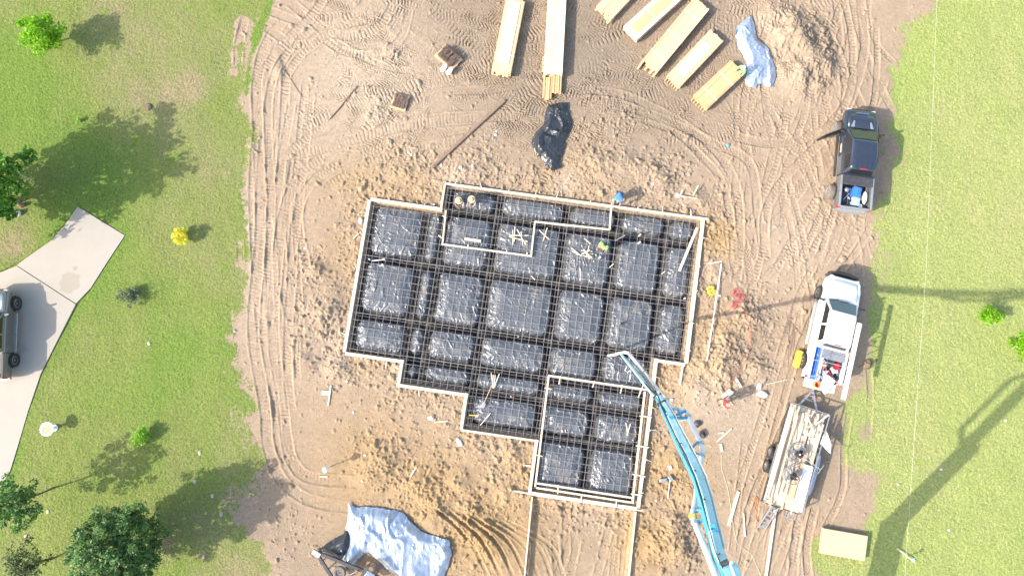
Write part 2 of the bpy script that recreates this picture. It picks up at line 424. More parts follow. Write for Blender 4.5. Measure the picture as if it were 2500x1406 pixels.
for pts, wd, kind in (
    ([(700, 40), (650, 110), (628, 200), (630, 300), (634, 420), (636, 560), (626, 680), (618, 800), (630, 900), (648, 1000), (655, 1090), (680, 1160), (720, 1200), (770, 1225), (860, 1240)], .62, 2),
    ([(600, 40), (585, 100), (580, 170)], .5, 0),
    ([(770, 60), (700, 130), (660, 220), (655, 350), (662, 480), (658, 620), (650, 720), (645, 820), (662, 920), (676, 1010), (680, 1080), (705, 1140)], .45, 1),
    ([(1260, 285), (1080, 290), (930, 322), (800, 380), (725, 440), (690, 540), (676, 650), (668, 760), (672, 860), (690, 980), (700, 1070), (716, 1130), (760, 1166), (880, 1178)], .62, 1),
    ([(1010, 330), (900, 372), (800, 415), (745, 470), (720, 560), (712, 680), (704, 800), (704, 920), (712, 1010)], .5, 2),
    ([(1180, 290), (1020, 305), (900, 330), (780, 365), (680, 385)], .6, 1),
    ([(1150, 340), (980, 370), (860, 420), (790, 460)], .5, 1),
    ([(690, 384), (760, 330), (850, 280)], .45, 1),
    ([(640, 20), (720, 50), (800, 65), (880, 20), (900, -30)], .5, 1),
    ([(700, 0), (790, 70), (860, 90), (930, 60), (960, 10)], .55, 1),
    ([(720, 20), (830, 110), (930, 160), (1000, 175)], .4, 0),
    ([(640, 60), (720, 110), (780, 90), (850, 80)], .5, 1),
    ([(640, 180), (690, 110), (760, 40), (800, -20)], .55, 1),
    ([(690, 200), (740, 130), (830, 70), (900, 50)], .4, 1),
    ([(1000, 20), (980, 90), (930, 130), (850, 130), (780, 90)], .45, 1),
    ([(1400, 220), (1500, 228), (1590, 262), (1690, 320), (1760, 385), (1800, 470), (1806, 600), (1796, 700)], .5, 2),
    ([(1560, 290), (1650, 325), (1710, 380), (1760, 440), (1785, 540), (1790, 640)], .4, 2),
    ([(1500, 250), (1640, 300), (1740, 350), (1830, 400), (1850, 520), (1866, 620)], .5, 0),
    ([(2010, 60), (2055, 160), (2060, 260), (2000, 350), (1920, 430), (1870, 520), (1870, 640)], .5, 2),
    ([(2100, -10), (2110, 120), (2080, 230), (2040, 300), (1960, 340), (1870, 350), (1780, 330)], .55, 0),
    ([(2060, -10), (2082, 120), (2070, 240), (2010, 320)], .4, 1),
    ([(2140, 60), (2140, 180), (2128, 280)], .35, 1),
    ([(2130, 540), (2100, 600), (2040, 680), (1980, 780), (1935, 900), (1890, 1060), (1845, 1240), (1800, 1420)], .36, 0),
    ([(2040, 500), (2010, 600), (1960, 700), (1925, 800), (1895, 900), (1850, 1050), (1800, 1200)], .34, 2),
    ([(1980, 960), (1930, 1000), (1890, 1090), (1840, 1200), (1800, 1330)], .3, 2),
    ([(2075, 1000), (2060, 1100), (2055, 1200), (2010, 1300)], .35, 0),
    ([(2120, 880), (2125, 980), (2118, 1080)], .35, 0),
    ([(1950, 1260), (1940, 1350), (1935, 1420)], .5, 2), ([(1990, 1230), (1970, 1330), (1975, 1420)], .45, 0),
    ([(1300, 200), (1200, 220), (1080, 230), (980, 300)], .5, 0),
    ([(586, 580), (588, 650)], .4, 1),
): track(pts, wd, .22, .05, .042, kind)
# spoil heaps and ridges
def heap(u, v, r, h, ex=1.0, ang=0, pw=1.5):
    p = P(u, v); wv = window(p.x, p.y, r * max(ex, 1) * 1.3)
    if not wv: return
    x, y = X[wv] - p.x, Y[wv] - p.y; c, s = math.cos(ang), math.sin(ang)
    d = np.hypot((x * c + y * s) / ex, -x * s + y * c) / r + .35 * fbm(X[wv], Y[wv], 31, 1.1, 3)
    H[wv] += h * np.clip(1 - d, 0, 1) ** pw
for a in ((1925, 70, 2.0, .4, 1.2, -.5), (1965, 120, 2.3, .65, 1.3, -1.0), (1940, 200, 1.7, .3, 1.2, 0), (1990, 165, 1.5, .45), (1880, 30, 1.6, .25), (1760, 880, 1.7, .42, 1.3, .8), (1700, 940, 1.2, .3), (1830, 780, 1.5, .3, 1.5, -.6), (1760, 820, 1.2, .25), (1790, 600, 1.2, .12),
          (740, 880, 1.2, .22), (790, 760, 1.3, .28), (830, 900, 1.1, .25), (770, 660, 1.0, .25), (820, 720, .9, .2), (930, 1130, 1.5, .3, 1.8, .9), (1010, 1180, 1.2, .3, 2, .9), (1080, 1260, 1.6, .35, 1.8, -.8), (1180, 1300, 1.7, .35, 1.8, -.9), (1120, 1180, 1.2, .25),
          (1230, 1200, 1.0, .25), (1640, 1290, 1.1, .35), (1660, 1340, 1.2, .4), (1600, 1330, 1.1, .25), (1650, 1130, .9, .25), (1690, 1210, .9, .25), (1250, 1100, .9, .2), (960, 130, .7, .18), (925, 270, .9, .14, 2, .9), (1440, 390, 1.1, .2, 2, -.3), (1540, 400, 1.1, .2, 2, -.4), (1620, 450, 1.0, .2),
          (1700, 480, .8, .22, 1.8, -1), (1000, 420, .9, .15, 2, .2), (1150, 410, 1.0, .16, 2, 0), (1270, 420, .9, .12, 2, -.2), (680, 170, .5, .15, 2.5, 1.5), (615, 360, .5, .16, 2, 1.4), (1740, 660, .8, .15), (1850, 900, .9, .2)): heap(*a)
for k in range(7):                                         # raked furrows below the slab
    track([(1060 + k * 30, 1235 + k * 6), (1140 + k * 34, 1310 + k * 4), (1200 + k * 30, 1420)], .22, .4, .035, .015, 1, berm=.03)
# rough zones that carry clods
rough = np.exp(-(np.clip(-slab_d, 0, 9) / 1.5) ** 2) * .9 + .04
for u, v, r, s in ((1975, 110, 1.7, 1.6), (1995, 175, 1.2, 1.4), (1925, 50, 1.3, 1.0), (1760, 870, 2.0, 1.5), (1830, 770, 1.6, 1.2), (780, 780, 1.5, 1.2), (760, 660, 1.1, 1.2), (820, 890, 1.2, .9), (950, 1120, 1.9, 1.1), (1040, 1190, 2.0, 1.1), (1150, 1270, 2.2, 1.1), (1650, 1320, 1.7, 1.6), (1640, 1180, 1.6, 1.0), (1450, 390, 1.8, 1.1), (1600, 430, 1.8, 1.1), (1000, 410, 1.6, .9), (1160, 400, 1.6, .9), (925, 275, .8, .8), (965, 135, .6, 1.0), (1520, 290, 1.4, .6), (1480, 220, 1.2, .5), (1230, 1150, 1.4, .9), (1850, 880, 1.2, .9), (1780, 540, 1.0, .6), (620, 350, .5, 1), (1560, 1290, 1.0, .9), (1330, 1240, 1.2, .7), (1930, 640, 1.0, .4), (700, 1300, 1.6, .35), (660, 1150, 1.2, .2)):
    p = P(u, v); rough = np.maximum(rough, s * np.exp(-((X - p.x) ** 2 + (Y - p.y) ** 2) / (r * r)))
rough = rough * dirt * (slab_d < -.02)
fi = np.flatnonzero(inner & (rough > .02)); pr = rough.ravel()[fi]; pr = pr / pr.sum()
NC = 20000
pick = RNG.choice(fi, NC, p=pr); rad = np.minimum(.03 + RNG.exponential(.024, NC), .2)
xr, yr = X.ravel()[pick], Y.ravel()[pick]
for x, y, r in zip(xr, yr, rad):
    wv = window(x, y, r * 1.5)
    if not wv: continue
    a = random.random() * 3.1; e = random.uniform(.65, 1.3); c, s = math.cos(a), math.sin(a)
    dx, dy = X[wv] - x, Y[wv] - y; d = ((dx * c + dy * s) * e) ** 2 + ((-dx * s + dy * c) / e) ** 2
    H[wv] += r * random.uniform(.5, 1.05) * np.clip(1 - d / (r * r), 0, 1) ** .6 * .85 * (.8 + RNG.random(dx.shape) * .4)
H += np.minimum(rough, 1) * (.12 * fbm(X, Y, 51, .7, 4, .6))
H = np.where(inner, H, 0).astype(np.float32)
# lawn relief
lawn_h = .006 * vnoise(X, Y, 61, .2) + .030 * vnoise(X, Y, 62, .07) + .04 * fbm(X, Y, 63, 1.5, 3)
wr = 1 - dirt
H = H * (1 - .55 * wr) + np.where(inner, lawn_h, 0) * wr * 1.25
CONC = PP([(190, 505), (305, 575), (262, 640), (222, 703), (180, 762), (140, 835), (100, 915), (70, 1000), (45, 1085), (25, 1150), (-5, 1200), (-40, 1300), (-140, 1320), (-220, 900), (-110, 690), (0, 666), (62, 632), (125, 588), (160, 548)])
cdist = sdist(X, Y, CONC); H = np.where(cdist > -.04, -.06, H)
bed = P(1420, 1320); drv = sdist(X, Y, PP([(1300, 1215), (1552, 1250), (1530, 1430), (1275, 1430)]))
H = H - .16 * sstep(drv, -.05, .25)
H = np.where(slab_d > .10, -.75, H - .03 * sstep(slab_d, -.3, 0))
def gz(x, y, r=0):
    i, j = cell(x, y)
    if not (18 <= i < X.shape[0] - 18 and 18 <= j < X.shape[1] - 18): return 0.
    if r:
        k = max(1, int(r / DX)); return float(np.percentile(H[i - k:i + k + 1, j - k:j + k + 1], 75))
    return float(H[i, j])
# soil tint masks
def blobs(lst):
    m = np.zeros(X.shape, np.float32)
    for u, v, r, s in lst:
        p = P(u, v); m = np.maximum(m, s * np.exp(-((X - p.x) ** 2 + (Y - p.y) ** 2) / (r * r)))
    return m
grey = blobs([(1150, 40, 5, .8), (1300, 200, 5, .85), (1450, 120, 5.5, 1), (1600, 230, 4.5, .9), (1700, 60, 4, .8), (1850, 850, 2.5, .5), (1650, 1330, 2, .9), (1960, 120, 2, .6), (620, 1250, 3, .5), (750, 1350, 2.5, .4), (1330, 1330, 2.5, .6), (2100, 200, 2, .4), (1750, 1050, 3, .4), (800, 700, 2, .35), (2010, 1050, 3, .45)])
orange = blobs([(900, 1140, 3.5, .8), (1050, 1200, 3.5, .9), (1180, 1300, 4, 1), (1620, 950, 2, .8), (1640, 1150, 2.5, .9), (1580, 1330, 2, 1), (1750, 580, 1.3, 1), (880, 440, 2.5, .6), (980, 460, 2.5, .6), (1740, 800, 2, .5), (850, 620, 2.2, .5), (1720, 900, 2, .6), (1380, 450, 2.5, .4), (880, 880, 1.5, .5), (1280, 1150, 2, .7)])
pale = blobs([(880, 190, 4.5, .9), (760, 260, 3, .7), (820, 300, 3, .6), (930, 60, 3, .5), (1870, 60, 1.6, .4), (1885, 165, 1.8, .45), (1730, 990, 2.2, .8), (830, 860, 1.5, .6), (1380, 445, .8, .8), (1110, 445, 1, .7), (1800, 1010, 2.5, .6), (600, 560, 1.5, .6), (590, 480, 1.2, .6), (620, 730, 3, .4), (1960, 600, 3, .4)])
lush = .55 + .33 * fbm(X, Y, 71, 3.4, 5, .62) + .16 * fbm(X + .12 * Y, Y * .12, 74, .9, 3) + .45 * sstep(fbm(X, Y, 79, .8, 3), .42, .7)
lush = lush + .35 * np.exp(-(np.clip(-cdist, 0, 9) / .5) ** 2) + .7 * st
lush = lush + blobs([(60, 200, 3.5, .5), (150, 330, 3, .35), (2200, 190, 1.4, .5), (2190, 620, 3, .1), (250, 480, 3, .4), (480, 880, 3, .3)]) - blobs([(300, 160, 4, .35), (450, 210, 2, .4), (480, 330, 2.5, .25), (2330, 560, 5, .3), (2400, 300, 5, .2), (40, 600, 1.5, .5), (400, 1330, 1, .5), (560, 1380, 2, .3), (2100, 1170, 1, .4)])
right = sstep(X, 10, 20)
lush = np.clip(lush - .10 * right, 0, 1)

soilmat, t, b = nodes_of('soil and lawn')
at = N(t, 'ShaderNodeAttribute', attribute_name='soil'); sep = N(t, 'ShaderNodeSeparateColor'); t.links.new(at.outputs[0], sep.inputs[0])
a2 = N(t, 'ShaderNodeAttribute', attribute_name='turf'); s2 = N(t, 'ShaderNodeSeparateColor'); t.links.new(a2.outputs[0], s2.inputs[0])
co = objco(t)
n1 = noise(t, .7, 8, .7, co, .3); n2 = noise(t, 5, 6, .7, co); n3 = noise(t, 22, 4, .65, co)
soil = mixc(t, n1, (.312, .228, .156), (.400, .302, .216))
soil = mixc(t, sep.outputs[1], soil, mixc(t, n1, (.210, .163, .118), (.295, .233, .171)))
soil = mixc(t, sep.outputs[2], soil, mixc(t, n1, (.308, .195, .092), (.422, .290, .154)))
soil = mixc(t, s2.outputs[0], soil, mixc(t, n2, (.378, .295, .211), (.458, .365, .273)))
soil = mixc(t, 1.0, soil, ramp(t, n2, [(.3, g(.80)), (.7, g(1.16))]), 'MULTIPLY')
soil = mixc(t, 1.0, soil, ramp(t, n3, [(.3, g(.84)), (.7, g(1.12))]), 'MULTIPLY')
gn = noise(t, 6, 8, .78, co, .5); gf = noise(t, 20, 3, .7, co, .6)
turf = ramp(t, s2.outputs[1], [(.05, (.272, .228, .125)), (.30, (.214, .224, .084)), (.58, (.184, .222, .060)), (.95, (.146, .220, .042))])
turf = mixc(t, s2.outputs[2], turf, mixc(t, .5, turf, (.385, .435, .145)))
turf = mixc(t, 1.0, turf, ramp(t, gn, [(.30, (.56, .64, .54)), (.5, g(1)), (.70, (1.34, 1.24, 1.34))]), 'MULTIPLY')
turf = mixc(t, 1.0, turf, ramp(t, gf, [(.32, (.5, .55, .5)), (.5, g(1)), (.68, (1.35, 1.25, 1.3))]), 'MULTIPLY')
fr = N(t, 'ShaderNodeMath', operation='ADD'); t.links.new(sep.outputs[0], fr.inputs[0])
fm = N(t, 'ShaderNodeMath', operation='MULTIPLY_ADD'); t.links.new(gn, fm.inputs[0]); fm.inputs[1].default_value = 2.6; fm.inputs[2].default_value = -1.3
t.links.new(fm.outputs[0], fr.inputs[1])
t.links.new(mixc(t, ramp(t, fr.outputs[0], [(.40, g(0)), (.60, g(1))]), turf, soil), b.inputs['Base Color'])
b.inputs['Roughness'].default_value = .95; b.inputs['Specular IOR Level'].default_value = .15
hm = N(t, 'ShaderNodeMath', operation='ADD'); t.links.new(n3, hm.inputs[0]); t.links.new(gf, hm.inputs[1])
bump(t, b, hm.outputs[0], .8, .05)
V3 = np.stack([X, Y, H], -1).reshape(-1, 3)
A1 = np.stack([dirt, grey, orange, np.ones_like(dirt)], -1).reshape(-1, 4).astype(np.float32)
A2 = np.stack([pale, lush, right, np.ones_like(dirt)], -1).reshape(-1, 4).astype(np.float32)
nx, ny = X.shape; idx = np.arange(nx * ny).reshape(nx, ny)
quads = np.stack([idx[:-1, :-1], idx[1:, :-1], idx[1:, 1:], idx[:-1, 1:]], -1).reshape(-1, 4)
def gridmesh(name, V, Q, m, attrs=(), smooth=True):
    used = np.zeros(len(V), bool); used[Q.ravel()] = True; mp = np.cumsum(used) - 1
    v = V[used].astype(np.float32); q = mp[Q].astype(np.int32)
    me = bpy.data.meshes.new(name); me.vertices.add(len(v)); me.vertices.foreach_set('co', v.ravel())
    me.loops.add(q.size); me.loops.foreach_set('vertex_index', q.ravel())
    me.polygons.add(len(q)); me.polygons.foreach_set('loop_start', np.arange(0, q.size, 4, dtype=np.int32))
    me.update(calc_edges=True)
    me.polygons.foreach_set('use_smooth', np.full(len(q), smooth))
    for an, arr in attrs:
        a = me.color_attributes.new(an, 'FLOAT_COLOR', 'POINT'); a.data.foreach_set('color', arr[used].ravel())
    me.materials.append(m); me.validate(); return me
qd = dirt.ravel()[quads].mean(1) > .5
for nm, sel in (('ground', qd), ('lawn', ~qd)):
    o = bpy.data.objects.new(nm, gridmesh(nm, V3, quads[sel], soilmat, (('soil', A1), ('turf', A2)))); COL.objects.link(o); o['kind'] = 'structure'

# ---------------------------------------------------------------- concrete drive on the left
cm, t, b = nodes_of('drive concrete')
co = objco(t)
c = mixc(t, noise(t, .8, 6, .65, co), (.325, .288, .242), (.385, .345, .295))
c = mixc(t, 1.0, c, ramp(t, noise(t, 30, 4, .7, co), [(.3, g(.92)), (.7, g(1.05))]), 'MULTIPLY')
def stain(c, u, v, rx, amt, col):
    p = P(u, v); mp = N(t, 'ShaderNodeMapping'); mp.inputs['Location'].default_value = (-p.x, -p.y, 0); t.links.new(co, mp.inputs[0])
    ln = N(t, 'ShaderNodeVectorMath', operation='LENGTH'); t.links.new(mp.outputs[0], ln.inputs[0])
    ad = N(t, 'ShaderNodeMath', operation='MULTIPLY_ADD'); t.links.new(noise(t, 1.7, 5, .65, co), ad.inputs[0]); ad.inputs[1].default_value = .9; t.links.new(ln.outputs['Value'], ad.inputs[2])
    return mixc(t, ramp(t, ad.outputs[0], [((rx + .40) / 4, g(amt)), ((rx + .52) / 4, g(0))]) if False else _st(ad.outputs[0], rx, amt), c, col)
def _st(x, rx, amt):
    n = N(t, 'ShaderNodeMapRange'); t.links.new(x, n.inputs[0]); n.inputs[1].default_value = rx + .40; n.inputs[2].default_value = rx + .47; n.inputs[3].default_value = amt; n.inputs[4].default_value = 0; return n.outputs[0]
c = stain(c, 172, 690, .62, .55, (.27, .22, .17)); c = stain(c, 184, 657, .16, .6, (.25, .21, .16)); c = stain(c, 160, 562, .1, .7, (.2, .18, .16)); c = stain(c, 60, 850, .25, .35, (.24, .2, .18))
t.links.new(c, b.inputs['Base Color']); b.inputs['Roughness'].default_value = .85
A_ = [(190, 505), (305, 575), (262, 640), (222, 703), (186, 741), (42, 648), (62, 632), (125, 588), (160, 548)]
B_ = [(185, 743), (140, 832), (100, 912), (70, 1000), (45, 1085), (25, 1150), (-5, 1200), (-40, 1300), (-140, 1320), (-220, 900), (-110, 690), (0, 666), (41, 649.5)]
for pl in (A_, B_):
    o = bpy.data.objects.new('driveway', MB().prism([(p.x, p.y) for p in PP(pl)], -.1, .03).mesh('driveway', cm)); COL.objects.link(o); o['kind'] = 'structure'

# ---------------------------------------------------------------- vapour barrier over the pads
VX = [3.4, 4.5, 7.55, 11.65, 14.75, 17.65]; HY = [.12, -3.3, -6.72, -8.86, -10.18, -12.17]
def inside(a, b):
    ins = False; n = len(SLAB)
    for i in range(n):
        ax, ay = SLAB[i]; bx, by = SLAB[(i + 1) % n]
        if (ay > b) != (by > b) and a < (bx - ax) * (b - ay) / (by - ay) + ax: ins = not ins
    return ins
pads = []
VB = [-.01] + VX + [19.56]; HB = [1.69] + HY + [-15.31]
for i in range(len(VB) - 1):
    for j in range(len(HB) - 1):
        a0, a1, b1, b0 = VB[i], VB[i + 1], HB[j], HB[j + 1]
        if i == 0 and j == 3: b0 = -9.0
        ca, cb = (a0 + a1) / 2, (b0 + b1) / 2
        # clip to the outline by shrinking
        while a1 - a0 > .2 and not inside(a1 - .06, cb) and not inside(ca + (a1 - ca) * .6, cb): a1 -= .05
        if not inside(ca, cb) or a1 - a0 < .5 or b1 - b0 < .5: continue
        if i == 6 and cb < -6.9: continue
        if i == 0 and cb < -9.0: continue
        pads.append([a0 + .22, a1 - .22, b0 + .24, b1 - .24])
for p in pads:                                              # perimeter beam is wider
    if p[0] < .5: p[0] += .1
    if p[1] > 19: p[1] -= .1
PD = .03
ga, gb = np.arange(0.02, 19.54, PD), np.arange(-15.29, 1.68, PD)
A, B = np.meshgrid(ga, gb, indexing='ij'); A = A.astype(np.float32); B = B.astype(np.float32)
SLp = sdist(A, B, SLAB)
best = np.full(A.shape, -9, np.float32); lab = np.zeros(A.shape, int)
wob = .07 * fbm(A, B, 81, .8, 3)
for k, (a0, a1, b0, b1) in enumerate(pads):
    rc = .48; dx = np.abs(A - (a0 + a1) / 2) - (a1 - a0) / 2 + rc; dy = np.abs(B - (b0 + b1) / 2) - (b1 - b0) / 2 + rc
    d = -(np.hypot(np.maximum(dx, 0), np.maximum(dy, 0)) + np.minimum(np.maximum(dx, dy), 0) - rc)
    m = d > best; best[m] = d[m]; lab[m] = k
d = best + wob
top = -.07 + .17 * sstep(d, 0, .75)
prof = sstep(d, -.12, .16)
pa_ = RNG.uniform(-1.2, 1.2, len(pads)); pc_ = np.array([((p[0] + p[1]) / 2, (p[2] + p[3]) / 2) for p in pads]); th = pa_[lab]
ax_, by_ = A - pc_[lab, 0] + .35 * fbm(A, B, 90, 1.1, 3), B - pc_[lab, 1] + .35 * fbm(A, B, 93, 1.1, 3)
u_ = ax_ * np.cos(th) + by_ * np.sin(th) + 7.3 * lab; v_ = -ax_ * np.sin(th) + by_ * np.cos(th) + 3.1 * lab
crk = np.clip(1 - np.abs(vnoise(u_ * 2.2, v_ * .55, 191, .5)) * 9, 0, 1) ** 1.5 * sstep(fbm(A, B, 192, .9, 2), -.1, .5)
ck3 = np.clip(1 - np.abs(vnoise(u_ * 1.7 - v_ * .6, v_ * 1.3, 197, .2)) * 7, 0, 1) * sstep(fbm(A, B, 198, .6, 2), -.1, .4)
ck2 = np.clip(1 - np.abs(vnoise(v_ * 2.4 + .5 * u_, u_ * .7, 194, .42)) * 9, 0, 1) ** 1.5 * sstep(fbm(A, B, 195, .8, 2), 0, .5)
wr1 = ridged(u_ * 2.6, v_ * .75, 91, .7, 3); wr2 = ridged(A * .9 + 3 * fbm(A, B, 95, 1.2, 2), B * 1.5, 96, .45, 3)
edgew = np.exp(-((d - .03) / .22) ** 2)
Z = -.45 + (top + .45) * prof + .008 * wr1 * (.5 + prof) + .004 * wr2 + .075 * crk * prof + .07 * ck2 * prof + .03 * ck3 * prof + edgew * (.10 * np.clip(1 - np.abs(vnoise(A * 1.6 + B * .4, B * 1.6 - A * .4, 99, .3)) * 5, 0, 1)) + .012 * fbm(A, B, 98, .8, 3)
Z = np.where(SLp < .06, np.minimum(Z + .3, .02), Z)
W3 = np.stack([SO.x + A * E1.x + B * E2.x, SO.y + A * E1.y + B * E2.y, Z], -1).reshape(-1, 3)
na, nb = A.shape; ix = np.arange(na * nb).reshape(na, nb)
Q = np.stack([ix[:-1, :-1], ix[1:, :-1], ix[1:, 1:], ix[:-1, 1:]], -1).reshape(-1, 4)
keep = SLp.ravel()[Q].min(1) > 0
Q = Q[keep]; qp = d.ravel()[Q].mean(1) > -.05; ql = lab.ravel()[Q[:, 0]]
vb = thing('vapour_barrier', 'black polythene vapour barrier draped over the earth pads inside the timber formwork', 'plastic sheet')
part('trench_lining', gridmesh('trench_lining', W3, Q[~qp], M['trench']), None, vb)
for k in range(len(pads)):
    sel = Q[qp & (ql == k)]
    if len(sel): part('pad_cover', gridmesh('pad_cover', W3, sel, M['barrier']), None, vb)

# ---------------------------------------------------------------- rebar mat and beam cages
def spans(fixed, horiz):
    ts = np.arange(-16, 20, .02); out = []; st_ = None
    for tt in ts:
        a, b = (tt, fixed) if horiz else (fixed, tt)
        ok = inside(a, b)
        if ok and st_ is None: st_ = tt
        if not ok and st_ is not None: out.append((st_ + .07, tt - .09)); st_ = None
    return [s for s in out if s[1] - s[0] > .3]
mat_ = thing('rebar_mat', 'tied steel reinforcing mesh covering the whole foundation above the black sheet', 'rebar')
BR = .0098
x = .22
while x < 19.5:
    for s0, s1 in spans(x, False):
        pts = [S(x + random.gauss(0, .008), tt, .155 + random.gauss(0, .006)) for tt in np.linspace(s0, s1, 5)]
        part('bar', MB().tube(pts, BR, 5), 'rebar', mat_)
    x += .425 + random.gauss(0, .012)
y = -15.1
while y < 1.6:
    for s0, s1 in spans(y, True):
        pts = [S(tt, y + random.gauss(0, .008), .177 + random.gauss(0, .006)) for tt in np.linspace(s0, s1, 5)]
        part('bar', MB().tube(pts, BR, 5), 'rebar', mat_)
    y += .425 + random.gauss(0, .012)
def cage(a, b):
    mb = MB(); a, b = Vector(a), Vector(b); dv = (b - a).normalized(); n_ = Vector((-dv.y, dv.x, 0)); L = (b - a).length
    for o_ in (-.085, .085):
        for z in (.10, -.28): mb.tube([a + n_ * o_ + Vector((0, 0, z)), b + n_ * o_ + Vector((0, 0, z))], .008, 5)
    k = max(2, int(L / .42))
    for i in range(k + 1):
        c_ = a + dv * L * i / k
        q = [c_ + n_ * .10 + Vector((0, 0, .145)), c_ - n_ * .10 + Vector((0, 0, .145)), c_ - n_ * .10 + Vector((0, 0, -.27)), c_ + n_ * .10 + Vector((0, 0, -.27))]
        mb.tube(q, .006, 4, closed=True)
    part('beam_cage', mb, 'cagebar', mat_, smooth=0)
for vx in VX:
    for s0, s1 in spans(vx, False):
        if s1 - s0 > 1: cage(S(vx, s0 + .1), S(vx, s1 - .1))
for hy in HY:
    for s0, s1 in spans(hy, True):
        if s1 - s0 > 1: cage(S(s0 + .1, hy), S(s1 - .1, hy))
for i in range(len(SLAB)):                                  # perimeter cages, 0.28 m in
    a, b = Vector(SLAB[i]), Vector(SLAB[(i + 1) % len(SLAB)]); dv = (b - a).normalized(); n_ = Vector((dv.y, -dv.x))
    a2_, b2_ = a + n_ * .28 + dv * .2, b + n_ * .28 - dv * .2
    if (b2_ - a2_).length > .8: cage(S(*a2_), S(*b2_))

# ---------------------------------------------------------------- formwork
fw = thing('outer_formwork', 'pale timber form boards nailed around the outline of the foundation', 'formwork')
FT = .24
for i in range(len(SLAB)):
    a, b = Vector(SLAB[i]), Vector(SLAB[(i + 1) % len(SLAB)]); dv = (b - a).normalized(); n_ = Vector((-dv.y, dv.x))
    wd = .18 if i not in (1, 2, 8) else .11
    if i == 2: wd = .11
    a_, b_ = a + n_ * wd / 2 - dv * (.02), b + n_ * wd / 2 + dv * (.02)
    if i in (2,): b_ = b_ + dv * .35
    if i in (4,): b_ = b_ + dv * .0
    if i in (6, 10): b_ = b_ + dv * .16; 
    mb = MB(); zt = FT + .004 * (i % 3)
    mb.beam(S(*a_, zt - .02), S(*b_, zt - .02), wd, .04)
    mb.beam(S(*(a + n_ * .025), zt - .24), S(*(b + n_ * .025), zt - .24), .045, .396)
    part('form_board', mb, 'form', fw)
    L = (b - a).length; k = max(1, int(L / 1.5))
    for q in range(k):
        c_ = a + dv * L * (q + .5 + random.uniform(-.2, .2)) / k + n_ * (wd + .03)
        ob = MB().beam(S(*c_, -.15), S(*(c_ + n_ * .02 + dv * random.uniform(-.03, .03)), FT + random.uniform(-.02, .09)), .05, .05)
        if random.random() < .5: ob.beam(S(*c_, FT - .05), S(*(c_ + n_ * random.uniform(.2, .45) + dv * random.uniform(-.08, .08)), .06), .045, .03)
        part('stake', ob, 'form', fw)
ends = MB().beam(S(19.45, -6.9, .2), S(19.42, -8.1, .16), .1, .05); part('form_board', ends, 'form', fw)
def inset(label, segs, wd, z, kids=()):
    r_ = thing('inner_formwork', label, 'formwork')
    for q, (a, b) in enumerate(segs):
        zz = z + .003 * q
        part('form_board', MB().beam(S(*a, zz - .07), S(*b, zz - .07), wd, .14), 'form', r_)
    for a, b in kids: part('stake', MB().beam(S(*a, z + .03), S(*b, z + .02), .06, .03), 'form', r_)
inset('timber recess boards stepping through the upper part of the foundation', [((4.5, .05), (4.6, -2.0)), ((4.56, -1.98), (9.9, -1.93)), ((9.86, -1.9), (9.80, .12)), ((9.78, .12), (14.25, .28)), ((14.22, .28), (14.15, 1.62))], .09, .31,
      [((4.35, -.3), (4.6, -.42)), ((6.1, -1.8), (6.12, -2.05)), ((8.4, -1.8), (8.38, -2.02)), ((9.6, -1.75), (9.62, -2.0)), ((4.3, -1.5), (4.65, -1.7))])
inset('long timber boards framing the garage bay in the lower right foundation', [((11.8, -8.68), (17.62, -8.68)), ((11.84, -8.7), (11.93, -15.0)), ((17.45, -8.8), (17.52, -15.05)), ((12.0, -14.78), (17.45, -14.82)), ((12.0, -15.04), (17.6, -15.08))], .10, .30,
      [((12.5, -8.6), (12.48, -9.1)), ((14.5, -8.6), (14.42, -9.0)), ((16.1, -8.6), (16.05, -9.1)), ((17.3, -8.4), (17.1, -9.2)), ((11.7, -9.4), (12.1, -9.42)), ((11.6, -13.2), (12.1, -13.25)), ((17.3, -10.2), (18.0, -10.2)), ((17.3, -11.9), (18.05, -11.9)), ((17.3, -13.5), (18.05, -13.55)), ((17.35, -14.6), (18.0, -14.6)), ((13.2, -14.7), (13.25, -15.2)), ((14.6, -15.0), (14.6, -15.5)), ((16.6, -15.0), (16.6, -15.5))])

# ---------------------------------------------------------------- loose planks
def board(label, p0, p1, z, wd=.14, th=.04, m='form', name='plank', cat='plank', group=None, rise=0):
    a, b = P(*p0, z), P(*p1, z + rise); c_ = (a + b) / 2; a, b = a - c_, b - c_
    return single(name, MB().beam(a, b, wd, th), m, label, cat, c_, 0, group)
board('long pale board lying aslant on the rebar near the upper right corner of the foundation', (1702, 556), (1658, 662), .27, .15)
board('short wide offcut on the rebar inside the upper left recess', (1134, 583), (1174, 589), .24, .16)
for i, (a, b) in enumerate([((1252, 562), (1252, 598)), ((1257, 553), (1255, 590)), ((1243, 575), (1290, 575)), ((1243, 578), (1288, 590)), ((1262, 560), (1284, 598)), ((1272, 566), (1276, 598))]):
    board('narrow stick in the loose crossed pile beside the inner recess corner', a, b, .22 + .035 * i, .05, .035, group='crossed sticks in the middle of the foundation', name='stick', cat='stick')
for i, (a, b) in enumerate([((1395, 606), (1420, 625)), ((1396, 613), (1418, 624)), ((1418, 612), (1446, 614)), ((1420, 618), (1448, 620)), ((1422, 624), (1446, 630)), ((1425, 608), (1440, 632)), ((1438, 600), (1432, 628)), ((1419, 622), (1440, 610)), ((1428, 616), (1444, 628))]):
    board('short stake in the heap near the worker in the lime shirt', a, b, .22 + .03 * i, .05, .03, group='heap of stakes by the lime shirted worker', name='wooden_stake', cat='stake')
